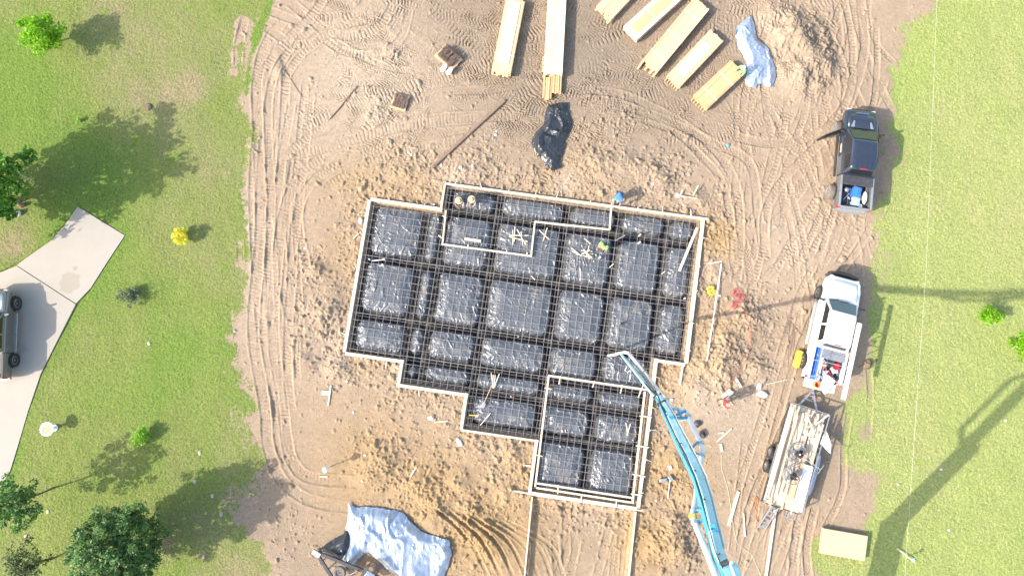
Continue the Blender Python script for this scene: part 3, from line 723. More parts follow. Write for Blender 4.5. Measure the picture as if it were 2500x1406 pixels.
for a, b, lb in (((1316, 562), (1341, 585), 'thin grey lath crossing another below the inner recess board'), ((1336, 556), (1326, 588), 'thin pale lath upright in a cross below the inner recess board'), ((1426, 582), (1442, 596), 'single short lath left of the lime shirted worker'), ((1501, 588), (1526, 575), 'pale lath over the trench right of the lime shirted worker'), ((1488, 653), (1498, 644), 'stubby white lath at a trench crossing below the lime shirted worker'), ((1615, 669), (1624, 662), 'stubby white lath over the trench left of the long aslant board'), ((1297, 674), (1306, 683), 'stubby pale lath at the trench in the middle of the foundation')):
    board(lb, a, b, .22, .05, .03, name='lath', cat='lath')
for i, (a, b) in enumerate([((1199, 910), (1204, 948)), ((1204, 915), (1203, 945)), ((1209, 915), (1206, 945)), ((1219, 912), (1206, 946))]):
    board('thin stake in the fanned bundle above the shovel', a, b, .22 + .03 * i, .045, .03, group='fanned stakes above the shovel', name='wooden_stake', cat='stake')
for a, b, lb in (((1172, 1038), (1197, 1009), 'pale lath lying below the shovel'), ((1528, 1032), (1533, 1063), 'left leg of two laths leaning in a v shape in the garage bay'), ((1539, 1034), (1531, 1062), 'right lath of a v shaped pair in the garage bay')):
    board(lb, a, b, .23 if 'right' not in lb else .26, .05, .03, name='lath', cat='lath')
def gboard(label, p0, p1, wd=.14, th=.05, m='form', name='plank', cat='plank', group=None, lift=0):
    a, b = P(*p0), P(*p1); z = max(gz(a.x, a.y, .1), gz(b.x, b.y, .1), gz(*((a + b) / 2).xy, .1)) + th / 2 + lift + .01
    return board(label, p0, p1, z, wd, th, m, name, cat, group)
gboard('long white board lying on the dirt between the boom and the ladder', (1803, 1199), (1779, 1282), .16)
gboard('slender pinkish board on the dirt nearer the ladder', (1815, 1252), (1819, 1309), .07)
gboard('long pale lath sticking from the trailer load down to the bottom edge', (1893, 1244), (1868, 1420), .14, .09)
gboard('short board upright in a t shape on the soil left of the foundation', (808, 940), (801, 990), .08)
gboard('short wide offcut meeting the t shaped board on the left soil', (785, 958), (803, 960), .26, .04)
gboard('two by four offcut right of the red coil above the red shirted worker', (1797, 925), (1809, 945), .14)
gboard('split slab of wood beside the red shirted worker', (1762, 970), (1784, 952), .2)
gboard('second split slab touching the first by the red shirted worker', (1768, 978), (1790, 956), .12, lift=.03)
gboard('thin pole pointing at the white bags from the right', (1870, 938), (1922, 926), .035, .03, name='pole', cat='pole')
gboard('broken board right of the boom below the red shirted worker', (1750, 1078), (1786, 1046), .07)
gboard('stubby dark board under the broken board right of the boom', (1759, 1082), (1763, 1102), .14, m='weathered')
gboard('small chip of board right of the boom', (1753, 1057), (1768, 1056), .08)
gboard('lath on the soil below the middle of the foundation', (1002, 1163), (1016, 1140), .07)
gboard('small lath beside the tyre track at lower left', (780, 1163), (800, 1163), .06)
gboard('thin tan stick on soil left of the foundation', (862, 583), (881, 566), .06)
gboard('tan board across small stakes outside the upper right corner', (1656, 478), (1703, 485), .05, name='batten', cat='batten', lift=.05)
gboard('upright batten leaning outside the upper right corner', (1692, 477), (1705, 453), .06, name='batten', cat='batten', lift=.1)
gboard('short batten stub outside the upper right corner beside the stone', (1660, 480), (1666, 463), .06, name='batten', cat='batten', lift=.1)
gboard('grey lath lying under the bend of the boom', (1655, 1028), (1675, 1024), .06, m='weathered')
gboard('thin lath on the soil by the lower step of the foundation', (1060, 1030), (1094, 1027), .06)
gboard('pale edging board along the left of the lower dug bay', (1299, 1212), (1279, 1420), .07, .16, m='form', name='edging_board', cat='board')
gboard('pale edging board along the right of the lower dug bay', (1552, 1248), (1534, 1420), .07, .16, m='form', name='edging_board', cat='board')
gboard('long tailing form board beyond the left end of the garage bay', (1254, 1198), (1300, 1206), .07)
board('stringer board left over the garage doorway boards', (1300, 1207), (1568, 1246), .2, .07, .1)

# bundles of old rails lying up-left
rb = thing('rail_bundle', 'bundle of long rusty iron bars lying on the tracked soil above the foundation', 'bar bundle', P(1150, 323, .05))
for i in range(7):
    o_ = (i - 3) * .95; sh = random.uniform(-10, 10)
    a, b = P(1238 + o_ * .7 - 6, 246 + o_ * .8, .07) - rb.location, P(1062 + o_ * .7 + sh, 402 + o_ * .8 - sh * .9, .07) - rb.location
    a.z = b.z = .04 + .03 * (i % 2)
    part('iron_bar', MB().beam(a, b, .05, .05), 'rail' if i < 5 else 'rust', rb)

# ---------------------------------------------------------------- lumber stacks
def lumber(label, A0, A1, B0, B1, ncol, nlay, m, straps, ht=.45, base=True, jit=.06, top=None, zt=None, strapm='strap', extra=None):
    """A0-A1 is the lower end edge, B0-B1 the upper end edge of the top face in the photo"""
    z = ht
    a0, a1, b0, b1 = P(*A0, z), P(*A1, z), P(*B0, z), P(*B1, z)
    c_ = (a0 + a1 + b0 + b1) / 4; ax = ((b0 + b1) - (a0 + a1)) / 2; L = ax.length; rz = math.atan2(ax.y, ax.x)
    W = ((a1 - a0).length + (b1 - b0).length) / 2 * .985
    g0 = gz(c_.x, c_.y, 1.0)
    r_ = thing('lumber_stack', label, 'lumber stack', (c_.x, c_.y, g0), rz, 'lumber stacks')
    mb = MB(); bh = .09; lh = (ht - bh) / nlay; bw = W / ncol
    rnd = random.Random(label)
    for l in range(nlay):
        for k in range(ncol):
            if l not in (0, nlay - 1) and 0 < k < ncol - 1 and l < nlay - 2: 
                continue
            j0, j1 = rnd.gauss(0, jit), rnd.gauss(0, jit)
            if extra and l < nlay - 1 and rnd.random() < extra: j0 -= rnd.uniform(.1, .5)
            mb.box(((j0 + j1) / 2, -W / 2 + bw * (k + .5) + rnd.gauss(0, .004), bh + lh * (l + .5)), (L + j1 - j0, bw - .006, lh - .004))
    part('boards', mb, m, r_, smooth=0)
    if top:
        t0, t1, tw, tm = top
        tb = MB(); n_ = max(2, int(tw / .14))
        for k in range(n_): tb.box(((t0 + t1) / 2 * L + rnd.gauss(0, .02), -tw / 2 + tw / n_ * (k + .5), ht + .02), ((t1 - t0) * L, tw / n_ - .008, .036))
        part('top_boards', tb, tm, r_, smooth=0)
    for s in straps:
        x_ = (s - .5) * L
        sb = MB(); sb.box((x_, 0, ht + .005 + (.038 if top and top[0] < s - .5 < top[1] else 0)), (.03, W + .012, .004))
        for sg in (-1, 1): sb.box((x_, sg * (W / 2 + .006), ht / 2 + .03), (.03, .004, ht - .06))
        part('strap', sb, strapm, r_, smooth=0)
    for s in (.1, .5, .9): part('bearer', MB().box(((s - .5) * L, 0, .045), (.09, W + .05, .088)), 'pine', r_, smooth=0)
    if base:
        for k in range(6): part('bearer', MB().box((-L / 2 - .02, -W / 2 + (k + .5) * W / 6, .05), (.32, .05, .07)), 'pine', r_, smooth=0)
    return r_, L, W
lumber('leftmost stack of pine boards at the top edge, two straps and an inset top layer', (1200, 177), (1246, 183), (1234, -4), (1283, 4), 9, 7, 'pine', (.25, .66), .46, False, .05, (-.36, .47, .72, 'pine_pale'))
r_, L, W = lumber('tallest pale stack of boards second from left with lower boards sliding out', (1328, 180), (1372, 183), (1338, -40), (1386, -36), 10, 8, 'pine_pale', (.04, .33, .68), .55, False, .03)
lo = MB(); rnd = random.Random(3)
for k in range(8): lo.box((-L / 2 - .36 + rnd.uniform(-.06, .08) - (.38 if k > 3 else 0), -W / 2 + .07 + k * W / 8, .22 + .04 * (k % 2)), (1.4, .12, .08))
part('loose_boards', lo, 'pine_red', r_, smooth=0)
for k in range(7): part('bearer', MB().box((-L / 2 + .25 + k * .14, W / 2 + .04, .30), (.06, .16, .09)), 'pine', r_, smooth=0)
lumber('stack of yellow boards cut by the top edge right of the tall pale stack', (1459, 14), (1488, 52), (1540, -75), (1574, -38), 8, 6, 'pine', (.55,), .42, False, .14)
lumber('whitish stack with darker boards inlaid on top, third from the right end row', (1523, 66), (1556, 96), (1640, -44), (1676, -10), 8, 6, 'pine_pale', (.42, .8), .5, False, .015, (-.42, .5, .62, 'pine_red'))
lumber('longest golden stack of sheathing boards with three white straps in the fanned row', (1570, 143), (1607, 176), (1694, -4), (1734, 20), 9, 8, 'pine', (.16, .47, .8), .52, False, .05, None, extra=.3)
lumber('golden stack on a slatted pallet, second from lower right in the fanned row', (1628, 185), (1663, 210), (1732, 74), (1768, 100), 9, 7, 'pine', (.3, .7), .48, True, .03, (-.35, .3, .6, 'pine_pale'))
lumber('reddish stack beside the crouching worker, lowest of the fanned row', (1692, 234), (1730, 264), (1784, 147), (1818, 182), 9, 7, 'pine_red', (.24, .68), .46, True, .03)

# plywood stack
pz = .34; q = [P(*p, pz) for p in ((2010, 1289), (2118, 1308), (2112, 1369), (2004, 1350))]; c_ = sum(q, Vector()) / 4; ax = (q[1] - q[0] + q[2] - q[3]) / 2
pw = thing('plywood_stack', 'flat stack of tan plywood sheets on the grass edge at lower right', 'plywood stack', (c_.x, c_.y, 0), math.atan2(ax.y, ax.x))
L, W = ax.length, ((q[3] - q[0]).length + (q[2] - q[1]).length) / 2
for k in range(7):
    part('sheet', MB().box((random.gauss(0, .006), random.gauss(0, .006), .11 + .033 * k), (L, W, .029)), 'osb', pw, smooth=0)
for k in (-.35, 0, .35): part('bearer', MB().box((k * L, 0, .045), (.09, W, .088)), 'pine', pw, smooth=0)

# rebar pallets
def pallet(label, cpx, ang, L, W, ht, n, m='rust'):
    c_ = P(*cpx, .2); r_ = thing('rebar_pallet', label, 'pallet', (c_.x, c_.y, gz(c_.x, c_.y, .4)), ang)
    pb = MB()
    for k in range(7): pb.box((-L / 2 + (k + .5) * L / 7, 0, .12), (L / 7 - .04, W, .02))
    for k in (-1, 0, 1): pb.box((0, k * (W / 2 - .05), .055), (L, .09, .108))
    part('pallet_base', pb, 'pine', r_, smooth=0)
    b_ = MB()
    L_s, W_s = L, W; L, W = L * .86, W * .84
    for k in range(n):
        x_ = random.uniform(-L / 2 + .06, L / 2 - .06); z_ = random.uniform(.15, ht); d_ = random.gauss(0, .06)
        b_.tube([(x_ - d_, -W / 2 + random.uniform(-.02, .1), z_), (x_ + d_, W / 2 - random.uniform(-.05, .1), z_)], .016, 5)
    part('bar_pile', b_, m, r_, smooth=0)
    return r_
pr_ = pallet('pallet heaped with dark rusty rebar and white wrapping at its lower end', (1095, 140), R(-42), 1.45, .95, .5, 150)
for k, (sx, sy) in enumerate(((.28, -.72), (.68, -.62))):
    wb = MB(); wb.loft([[(sx + rx * math.cos(a) * w_, sy + z_ * -.25 + rx * .9 * math.sin(a), .32 - .1 * z_) for a in np.linspace(0, 2 * math.pi, 12, endpoint=False)] for z_, rx, w_ in ((-.9, .04, 1), (-.5, .13, .9), (0, .17, .8), (.6, .12, 1.2), (1, .03, 1))])
    part('wrapping', wb, 'white', pr_)
pallet('smaller square pallet of brown rebar left of the iron bar bundle', (976, 248), R(-15), .95, .95, .26, 90)

# ---------------------------------------------------------------- wrinkled loose sheets
def sheet(name, label, pts, m, amp, mound=.12, seed=1, step=.04, z0=.03, stretch=(1, 1), parent=None, fac=1.0, hf=None):
    w_ = PP(pts); c_ = sum(w_, Vector()) / len(w_); c_.z = 0
    pl = spline([(p.x, p.y) for p in w_] + [(w_[0].x, w_[0].y)], .15)[:-1]
    x0, y0 = pl.min(0) - .05; x1, y1 = pl.max(0) + .05
    A, B = np.meshgrid(np.arange(x0, x1, step), np.arange(y0, y1, step), indexing='ij')
    sd_ = sdist(A, B, pl) + .05 * fbm(A, B, seed + 40, .3, 2)
    u_, v_ = A * stretch[0], B * stretch[1]; wx, wy = .35 * fbm(A, B, seed + 20, 1.2, 3), .35 * fbm(A, B, seed + 25, 1.2, 3)
    f1 = np.clip(1 - np.abs(vnoise(u_ + wx, v_ * .6 + wy, seed, .8)) * 7, 0, 1) * (.3 + sstep(vnoise(A, B, seed + 2, 1.3), -.2, .3))
    f2 = np.clip(1 - np.abs(vnoise(v_ * 1.1 + .6 * u_ + wx * 2, u_ * .7 - .5 * v_ + wy, seed + 4, .7)) * 8, 0, 1) * sstep(vnoise(A, B, seed + 6, 1.1), -.15, .25)
    f3 = np.clip(1 - np.abs(vnoise(u_ * .8 - .7 * v_ + wy * 2, v_ + .4 * u_, seed + 8, .45)) * 7, 0, 1) * sstep(vnoise(A, B, seed + 12, .9), -.1, .3)
    zz = amp * (1.0 * f1 + .8 * f2 + .3 * f3 + 1.6 * fbm(A, B, seed + 14, 1.0, 3) + .12 * ridged(u_, v_, seed + 9, .3, 2))
    rise = sstep(sd_, 0, .45)
    gh = np.zeros(A.shape)
    ii = np.clip(((A + 33) / DX).astype(int) + 18, 0, X.shape[0] - 1); jj = np.clip(((B + 14.5) / DX).astype(int) + 18, 0, X.shape[1] - 1)
    gh = H[ii, jj]
    for _ in range(4): gh = np.maximum(gh, np.maximum(np.roll(gh, 1, 0), np.roll(gh, 1, 1)) - .015)
    z = gh + z0 + (zz * .5 + amp * .9) * (.35 + .65 * rise) + mound * rise * (1 + fbm(A, B, seed + 30, 1.3, 2))
    if hf: z = z + hf(A, B)
    V = np.stack([A - c_.x, B - c_.y, z], -1).reshape(-1, 3); n0, n1 = A.shape; ix = np.arange(n0 * n1).reshape(n0, n1)
    Q = np.stack([ix[:-1, :-1], ix[1:, :-1], ix[1:, 1:], ix[:-1, 1:]], -1).reshape(-1, 4); Q = Q[sd_.ravel()[Q].min(1) > 0]
    me = gridmesh(name, V, Q, M[m])
    o = single(name, me, None, label, 'plastic sheet', c_)
    sm = o.modifiers.new('thickness', 'SOLIDIFY'); sm.thickness = .004
    return o
sheet('plastic_sheet', 'crumpled glossy black plastic sheet on the soil above the foundation', [(1338, 258), (1362, 253), (1385, 252), (1386, 270), (1395, 295), (1390, 322), (1380, 345), (1375, 375), (1366, 398), (1373, 410), (1350, 418), (1328, 404), (1322, 390), (1305, 378), (1297, 352), (1305, 328), (1325, 305), (1331, 275)], 'black_poly', .26, .06, 3, stretch=(1.7, 1.0))
sheet('plastic_sheet', 'silvery crumpled plastic sheet at the foot of the dirt pile by the lumber', [(1831, 38), (1841, 62), (1850, 98), (1868, 112), (1880, 140), (1891, 165), (1892, 190), (1882, 219), (1862, 210), (1850, 208), (1844, 218), (1824, 212), (1815, 198), (1822, 170), (1814, 140), (1800, 120), (1796, 98), (1789, 84), (1802, 62)], 'silver_poly', .22, .10, 13, stretch=(1.3, 1.3))
sheet('plastic_sheet', 'big blue white silvery sheet beside the black trailer tongue at the bottom', [(853, 1221), (868, 1235), (900, 1234), (920, 1236), (960, 1243), (985, 1250), (1008, 1275), (1040, 1298), (1097, 1313), (1100, 1330), (1105, 1350), (1098, 1375), (1090, 1395), (1060, 1450), (1000, 1432), (952, 1392), (920, 1366), (896, 1347), (878, 1362), (862, 1378), (838, 1378), (840, 1350), (848, 1330), (844, 1290), (850, 1262), (850, 1240)], 'silver_poly', .22, .2, 23, stretch=(1.0, .55))
sheet('plastic_sheet', 'black plastic sheet tucked under the big silvery sheet by the trailer tongue', [(786, 1334), (812, 1315), (838, 1300), (850, 1278), (862, 1330), (850, 1356), (828, 1366), (804, 1354), (788, 1344)], 'black_poly', .14, .22, 33)

# ---------------------------------------------------------------- trees and shrubs
def leaves(n, pos_fn, size, seed, up=.5):
    r = np.random.default_rng(seed); c = pos_fn(n, r); n = len(c)
    nr = r.normal(size=(n, 3)) * .75 + np.array([0, 0, up]); nr /= np.linalg.norm(nr, axis=1, keepdims=True)
    t0 = np.cross(nr, r.normal(size=(n, 3))); t0 /= np.linalg.norm(t0, axis=1, keepdims=True); t1 = np.cross(nr, t0)
    s = (size * r.uniform(.4, 1.5, n))[:, None]
    v = np.stack([c - t0 * s, c + t1 * s * .5 - nr * s * .12, c + t0 * s, c - t1 * s * .5 - nr * s * .12], 1).reshape(-1, 3)
    return v.astype(np.float32), np.arange(4 * n).reshape(-1, 4)
def crown_fn(c, rad, nclump, cr, seed, hollow=.55, rough_=.3):
    c = np.array(c); rad = np.array(rad)
    def fn(n, r):
        d = r.normal(size=(nclump, 3)); d /= np.linalg.norm(d, axis=1, keepdims=True)
        k = r.uniform(hollow, 1, nclump)[:, None] * (1 + rough_ * r.normal(size=(nclump, 1)) * .5)
        cl = c + d * rad * k; fn.clumps = cl
        w_ = r.integers(0, nclump, n); o = r.normal(size=(n, 3)); o *= (r.uniform(0, 1, n) ** .4 / np.linalg.norm(o, axis=1))[:, None]
        sz = cr * r.uniform(.6, 1.3, nclump)
        return cl[w_] + o * sz[w_][:, None] * np.array([1, 1, .8])
    return fn
LM = dict(dark=leafmat('dark leaves', (.045, .12, .025), (.23, .38, .12), .35), mid=leafmat('mid green leaves', (.045, .13, .02), (.13, .27, .06), .3),
          bright=leafmat('bright leaves', (.14, .38, .01), (.36, .62, .03), .45), lime=leafmat('lime leaves', (.16, .40, .02), (.40, .66, .08), .45), yellow=leafmat('yellow leaves', (.85, .78, .03), (.95, .90, .18), .5),
          olive=leafmat('olive leaves', (.07, .10, .03), (.17, .22, .08), .25), greygreen=leafmat('grey green leaves', (.07, .11, .06), (.20, .26, .15), .2), bigdark=leafmat('broad dark leaves', (.04, .14, .015), (.22, .46, .05), .35))
def tree(name, label, base, crown_c, rad, n, size, m, seed, nclump=90, cr=.4, trunk=.1, hollow=.55, cat='tree', limbs=9, group=None):
    base = Vector(base); r_ = thing(name, label, cat, base, 0, group)
    cc = Vector(crown_c) - base; fn = crown_fn(cc, rad, nclump, cr, seed, hollow)
    v, f = leaves(n, fn, size, seed)
    me = gridmesh('crown', v, f, LM[m], smooth=False); part('crown', me, None, r_)
    rnd = random.Random(seed); tb = MB(); fork = Vector((cc.x * .6, cc.y * .6, max(cc.z - rad[2] * .6, cc.z * .3)))
    tb.tube([Vector((0, 0, -.1)), fork * .5 + Vector((rnd.uniform(-.05, .05), rnd.uniform(-.05, .05), 0)), fork], [trunk * 1.25, trunk, trunk * .8], 8)
    for k in range(limbs):
        e = Vector(fn.clumps[rnd.randrange(nclump)]); mid = fork.lerp(e, .5) + Vector((0, 0, .12 * rad[2]))
        tb.tube([fork - Vector((0, 0, trunk)), mid, e], [trunk * .5, trunk * .33, trunk * .12], 5)
    part('trunk', tb, 'bark', r_)
    return r_
def G(u, v): p = P(u, v); p.z = gz(p.x, p.y); return p
tree('tree', 'small bright green tree at the upper left corner of the lawn', G(140, 103), P(95, 82, 1.75), (1.15, 1.1, 1.0), 2600, .10, 'bright', 1, 46, .38, .06, .5)
tree('tree', 'large broad leaved dark tree on the left edge above the drive', G(15, 500), P(-105, 458, 4.0), (3.0, 3.1, 2.8), 7000, .17, 'bigdark', 2, 130, .6, .2, .6)
tree('tree', 'dense round dark green tree at the bottom left', G(392, 1302), P(288, 1343, 3.0), (1.95, 1.95, 2.15), 24000, .085, 'dark', 3, 330, .30, .16, .8)
tree('tree', 'airy mid green tree on the left edge below the bird bath', G(130, 1190), P(36, 1232, 3.0), (1.2, 1.35, 1.3), 2300, .10, 'mid', 4, 60, .28, .05, .35)
tree('tree', 'thin olive tree in the bottom left corner', G(132, 1362), P(58, 1378, 2.4), (1.35, 1.15, .9), 2000, .075, 'olive', 5, 60, .28, .05, .3)
tree('yellow_shrub', 'round yellow flowering bush on the lawn right of the drive', G(447, 581), P(439, 577, .55), (.42, .42, .42), 1700, .06, 'yellow', 6, 60, .14, .03, .75, 'shrub', 5)
tree('shrub', 'sparse grey green shrub on the lawn in the middle left', G(335, 728), P(322, 724, .45), (.85, .55, .35), 1000, .055, 'greygreen', 7, 40, .22, .03, .2, 'shrub', 7)
tree('shrub', 'small lime green shrub on the lawn below the bird bath', G(352, 1068), P(343, 1065, .5), (.55, .5, .45), 750, .075, 'lime', 8, 26, .2, .02, .3, 'shrub', 6)
tree('shrub', 'bright green bush standing alone on the right lawn', G(2408, 771), P(2424, 770, .55), (.75, .5, .5), 1100, .085, 'bright', 9, 30, .24, .03, .3, 'shrub', 6)
tree('shrub', 'tall green bush cut off by the right edge', G(2488, 835), P(2524, 836, 1.0), (.62, 1.3, .9), 2200, .09, 'bright', 10, 60, .3, .06, .4, 'shrub', 6)
tree('seedling', 'tiny pale seedling on the upper left lawn', G(192, 294), P(190, 293, .2), (.2, .16, .15), 90, .06, 'lime', 12, 10, .08, .01, .3, 'seedling', 3)
# bird bath
bb = thing('bird_bath', 'white scalloped bird bath on a pedestal beside the drive', 'bird bath', G(134, 1044))
pb = MB(); pb.lathe([(.19, 0), (.19, .05), (.11, .09), (.085, .18), (.08, .42), (.12, .50), (.14, .55)], n=16); part('pedestal', pb, 'white', bb)
bo = MB(); n_ = 48
rings = []
for r0, z in ((.12, .55), (.33, .66), (.39, .72), (.335, .715), (.27, .665), (.25, .652)):
    rings.append([((r0 * (1 + (.045 * math.cos(14 * 2 * math.pi * j / n_) if r0 > .36 else 0))) * math.cos(2 * math.pi * j / n_), (r0 * (1 + (.045 * math.cos(14 * 2 * math.pi * j / n_) if r0 > .36 else 0))) * math.sin(2 * math.pi * j / n_), z) for j in range(n_)])
bo.loft(rings); part('bowl', bo, 'white', bb)
wt = mat('murky water', (.38, .33, .20), .08, var=.1); part('water', MB().lathe([(.275, .655), (.275, .668)], n=24), wt, bb)

# ---------------------------------------------------------------- pickups
def wheel(parent, x, y, r, wd, tyre='tyre', steer=0, z=None):
    side = 1 if y > 0 else -1
    mt = Matrix.Translation((x, y, z or r)) @ Matrix.Rotation(steer, 4, 'Z') @ Matrix.Rotation(-side * math.pi / 2, 4, 'X')
    a, h = r, wd / 2
    wb = MB(); wb.lathe([(a * .60, -h), (a * .82, -h), (a * .95, -h * .85), (a, -h * .5), (a, h * .5), (a * .95, h * .85), (a * .82, h), (a * .66, h), (a * .60, h * .75)], n=28, mtx=mt)
    for k in range(22):
        an = 2 * math.pi * k / 22
        wb.box((0, 0, 0), (.035, .06, wd * .95), mt @ Matrix.Rotation(an, 4, 'Z') @ Matrix.Translation((a, 0, 0)))
    w_ = part('wheel', wb, tyre, parent)
    rb = MB(); rb.lathe([(a * .60, h * .2), (a * .61, h * .85), (a * .54, h * .9), (a * .50, h * .35), (a * .16, h * .45), (a * .13, h * .75), (.01, h * .8)], n=28, mtx=mt)
    for k in range(6):
        an = 2 * math.pi * k / 6
        rb.box((0, 0, 0), (a * .42, a * .15, .03), mt @ Matrix.Rotation(an, 4, 'Z') @ Matrix.Translation((a * .33, 0, h * .62)))
    part('rim', rb, 'rim', w_)
def pickup(name, label, c, rz, xf, xr, hw, wb, lift, hoodz, roofz, xc, xrf, xrr, xcb, paint, side=None, hood=None, wr=.40, bumper='chrome', tyre='tyre', track_=None, door_open=False, gate_down=False):
    t_ = thing(name, label, 'pickup truck', c, rz); side = side or paint
    zb = .48 + lift; bz = hoodz + .12; track_ = track_ or hw - .10
    def ring(x, h_, z0, z1, r): return [(x, a, b) for a, b in rrect(-h_, h_, z0, z1, r, 5)]
    bd = MB(); bd.loft([ring(xf, hw * .74, zb + .12, hoodz - .22, .10), ring(xf - .06, hw * .86, zb + .06, hoodz - .12, .13), ring(xf - .22, hw * .95, zb, hoodz - .045, .14), ring(xf - .55, hw * .985, zb, hoodz, .14), ring((xf + xc) / 2, hw, zb, hoodz + .04, .13), ring(xc, hw, zb, hoodz + .09, .12), ring(xc - .05, hw, zb, bz, .10), ring(xcb, hw, zb, bz, .10)])
    part('body', bd, paint, t_)
    hd = MB(); hp = []
    for x, w_ in ((xf - .24, .74), (xf - .6, .80), ((xf + xc) / 2, .82), (xc + .02, .83)):
        zt = {0: hoodz - .03, 1: hoodz + .012, 2: hoodz + .052, 3: hoodz + .10}[len(hp)]
        hp.append([(x, y_ * hw * w_, zt + .045 * (1 - abs(y_) ** 2.2)) for y_ in np.linspace(-1, 1, 13)])
    o_ = len(hd.v)
    for row in hp: hd.v += row
    for i in range(3):
        for j in range(12): hd.f.append((i * 13 + j, i * 13 + j + 1, (i + 1) * 13 + j + 1, (i + 1) * 13 + j))
    for j in (0, 12): pass
    hdo = part('hood', hd, hood or paint, t_); sm = hdo.modifiers.new('thickness', 'SOLIDIFY'); sm.thickness = .03; sm.offset = -1
    wb_, wt_ = hw - .06, hw * .74
    xfb, xrb = xc - .02, xcb + .03
    cab = MB()
    def cr(x0, x1, w_, z, r): return [(a, b, z) for a, b in rrect(x0, x1, -w_, w_, r, 5)]
    zt = roofz - .10
    cab.loft([cr(xrb, xfb, wb_, bz - .03, .10), cr(xrb + .03, xfb - .1, wb_ - .02, bz + .04, .12), cr(xrr - .03, xrf + .05, wt_ + .03, zt, .16), cr(xrr, xrf, wt_ - .01, roofz - .035, .17), cr(xrr + .08, xrf - .10, wt_ - .10, roofz, .15), cr(xrr + .3, xrf - .35, wt_ - .3, roofz + .012, .15)])
    part('cab', cab, paint, t_)
    def L_(a, b, k): return a + (b - a) * k
    def fr(k, y_): return (L_(xfb - .1, xrf + .05, k) + .012, y_ * L_(wb_ - .02, wt_ + .03, k), L_(bz + .04, zt, k) + .012)
    ws = MB()
    ws.loft([[fr(.03, y_) for y_ in np.linspace(-.86, .86, 11)] + [fr(.97, y_) for y_ in np.linspace(.88, -.88, 11)], [tuple(np.array(fr(.03, y_)) + (.008 + .05 * (1 - y_ * y_), 0, .01)) for y_ in np.linspace(-.86, .86, 11)] + [tuple(np.array(fr(.97, y_)) + (.008 + .03 * (1 - y_ * y_), 0, .01)) for y_ in np.linspace(.88, -.88, 11)]])
    wso = part('windshield', ws, 'glass', t_)
    wp = MB()
    for y_ in (-.35, .25): wp.beam(tuple(np.array(fr(.0, y_)) + (.05, 0, .02)), tuple(np.array(fr(.12, y_ + .5)) + (.06, 0, .025)), .02, .015)
    part('wiper', wp, 'trim', t_)
    def rr_(k, y_): return (L_(xrb + .03, xrr - .03, k) - .012, y_ * L_(wb_ - .02, wt_ + .03, k), L_(bz + .04, zt, k) + .006)
    part('rear_window', MB().quad(rr_(.1, -.75), rr_(.92, -.78), rr_(.92, .78), rr_(.1, .75), th=.006), 'glassdark', t_)
    xm = (xrf + xrr) / 2 + .10
    def sdp(k, x_, s): return (x_, s * (L_(wb_ - .02, wt_ + .03, k) + .010), L_(bz + .04, zt, k) + .006)
    for s in (1, -1):
        f0, f1 = L_(xfb - .1, xrf + .05, .1) - .14, L_(xfb - .1, xrf + .05, .9) - .06
        q1 = [sdp(.1, f0, s), sdp(.9, f1, s), sdp(.9, xm + .05, s), sdp(.1, xm + .05, s)]; q2 = [sdp(.1, xm - .05, s), sdp(.9, xm - .05, s), sdp(.9, xrr + .14, s), sdp(.1, xrb + .22, s)]
        if s < 0: q1, q2 = q1[::-1], q2[::-1]
        if not (door_open and s > 0): part('side_window', MB().quad(*q1, th=.008), 'glassdark', t_)
        part('side_window', MB().quad(*q2, th=.008), 'glassdark', t_)
        for xa, xb_, op in ((xm + .02, xc - .12, door_open and s > 0), (xcb + .08, xm - .02, False)):
            dm = MB()
            if not op:
                dm.box(((xa + xb_) / 2, s * (hw + .004), (zb + .1 + bz - .1) / 2), (xb_ - xa, .016, bz - zb - .22)); d_ = part('door', dm, side, t_, bevel=.005)
                part('handle', MB().box((xa + .14, s * (hw + .02), bz - .20), (.18, .03, .035)), 'chrome' if paint != 'paintwhite' else 'paintwhite', d_)
            else:
                a_ = R(62); hx, hy = xb_, hw + .03; ca, sa = -math.cos(a_), math.sin(a_)
                ln = xb_ - xa
                def dp(k, z, o_=0): return (hx + ca * ln * k + sa * o_, hy + sa * ln * k - ca * o_, z)
                dm.beam(dp(0, (zb + bz) / 2 + .02), dp(1, (zb + bz) / 2 + .02), .11, bz - zb - .1)
                d_ = part('door', dm, 'trim', t_, 'open black driver door', bevel=.02)
                fm = MB().tube([dp(0, bz), dp(.35, zt - .02, -.02), dp(.97, zt - .02, -.02), dp(1, bz)], .028, 6); part('window_frame', fm, 'trim', d_)
                part('pane', MB().quad(dp(.08, bz), dp(.97, bz), dp(.93, zt - .05), dp(.36, zt - .05), th=.006), 'glassdark', d_)
                rc = MB().quad(*[sdp(.0, f0 + .1, s), sdp(.93, f1, s), sdp(.93, xm + .05, s), sdp(.0, xm + .05, s)], th=.006); part('opening_shade_panel', rc, 'trim', t_)  # flat dark panel painted in for the shaded cab behind the open door
                st_ = MB(); st_.box((xm + .45, hw - .12, bz - .30), (.55, .30, .16)); st_.box((xm + .14, hw - .24, bz + .08), (.14, .16, .62)); part('seat', st_, 'tan', t_, bevel=.03)
        mp = MB().box((xc - .26, s * (hw + .17), bz + .07), (.10, .24, .17), R(-14 * s)); mp.beam((xc - .22, s * (hw - .06), bz + .03), (xc - .24, s * (hw + .1), bz + .05), .05, .04)
        mo = part('mirror', mp, 'trim' if paint != 'paintsilver' else 'paintsilver', t_, bevel=.02)
        part('mirror_glass', MB().box((xc - .315 , s * (hw + .17), bz + .07), (.006, .19, .13), R(-14 * s)), 'chrome', mo)
        lp = MB().box((xf - .13, s * hw * .72, hoodz - .20), (.24, hw * .26, .16), R(-16 * s)); part('headlight', lp, 'lamp', t_, bevel=.03)
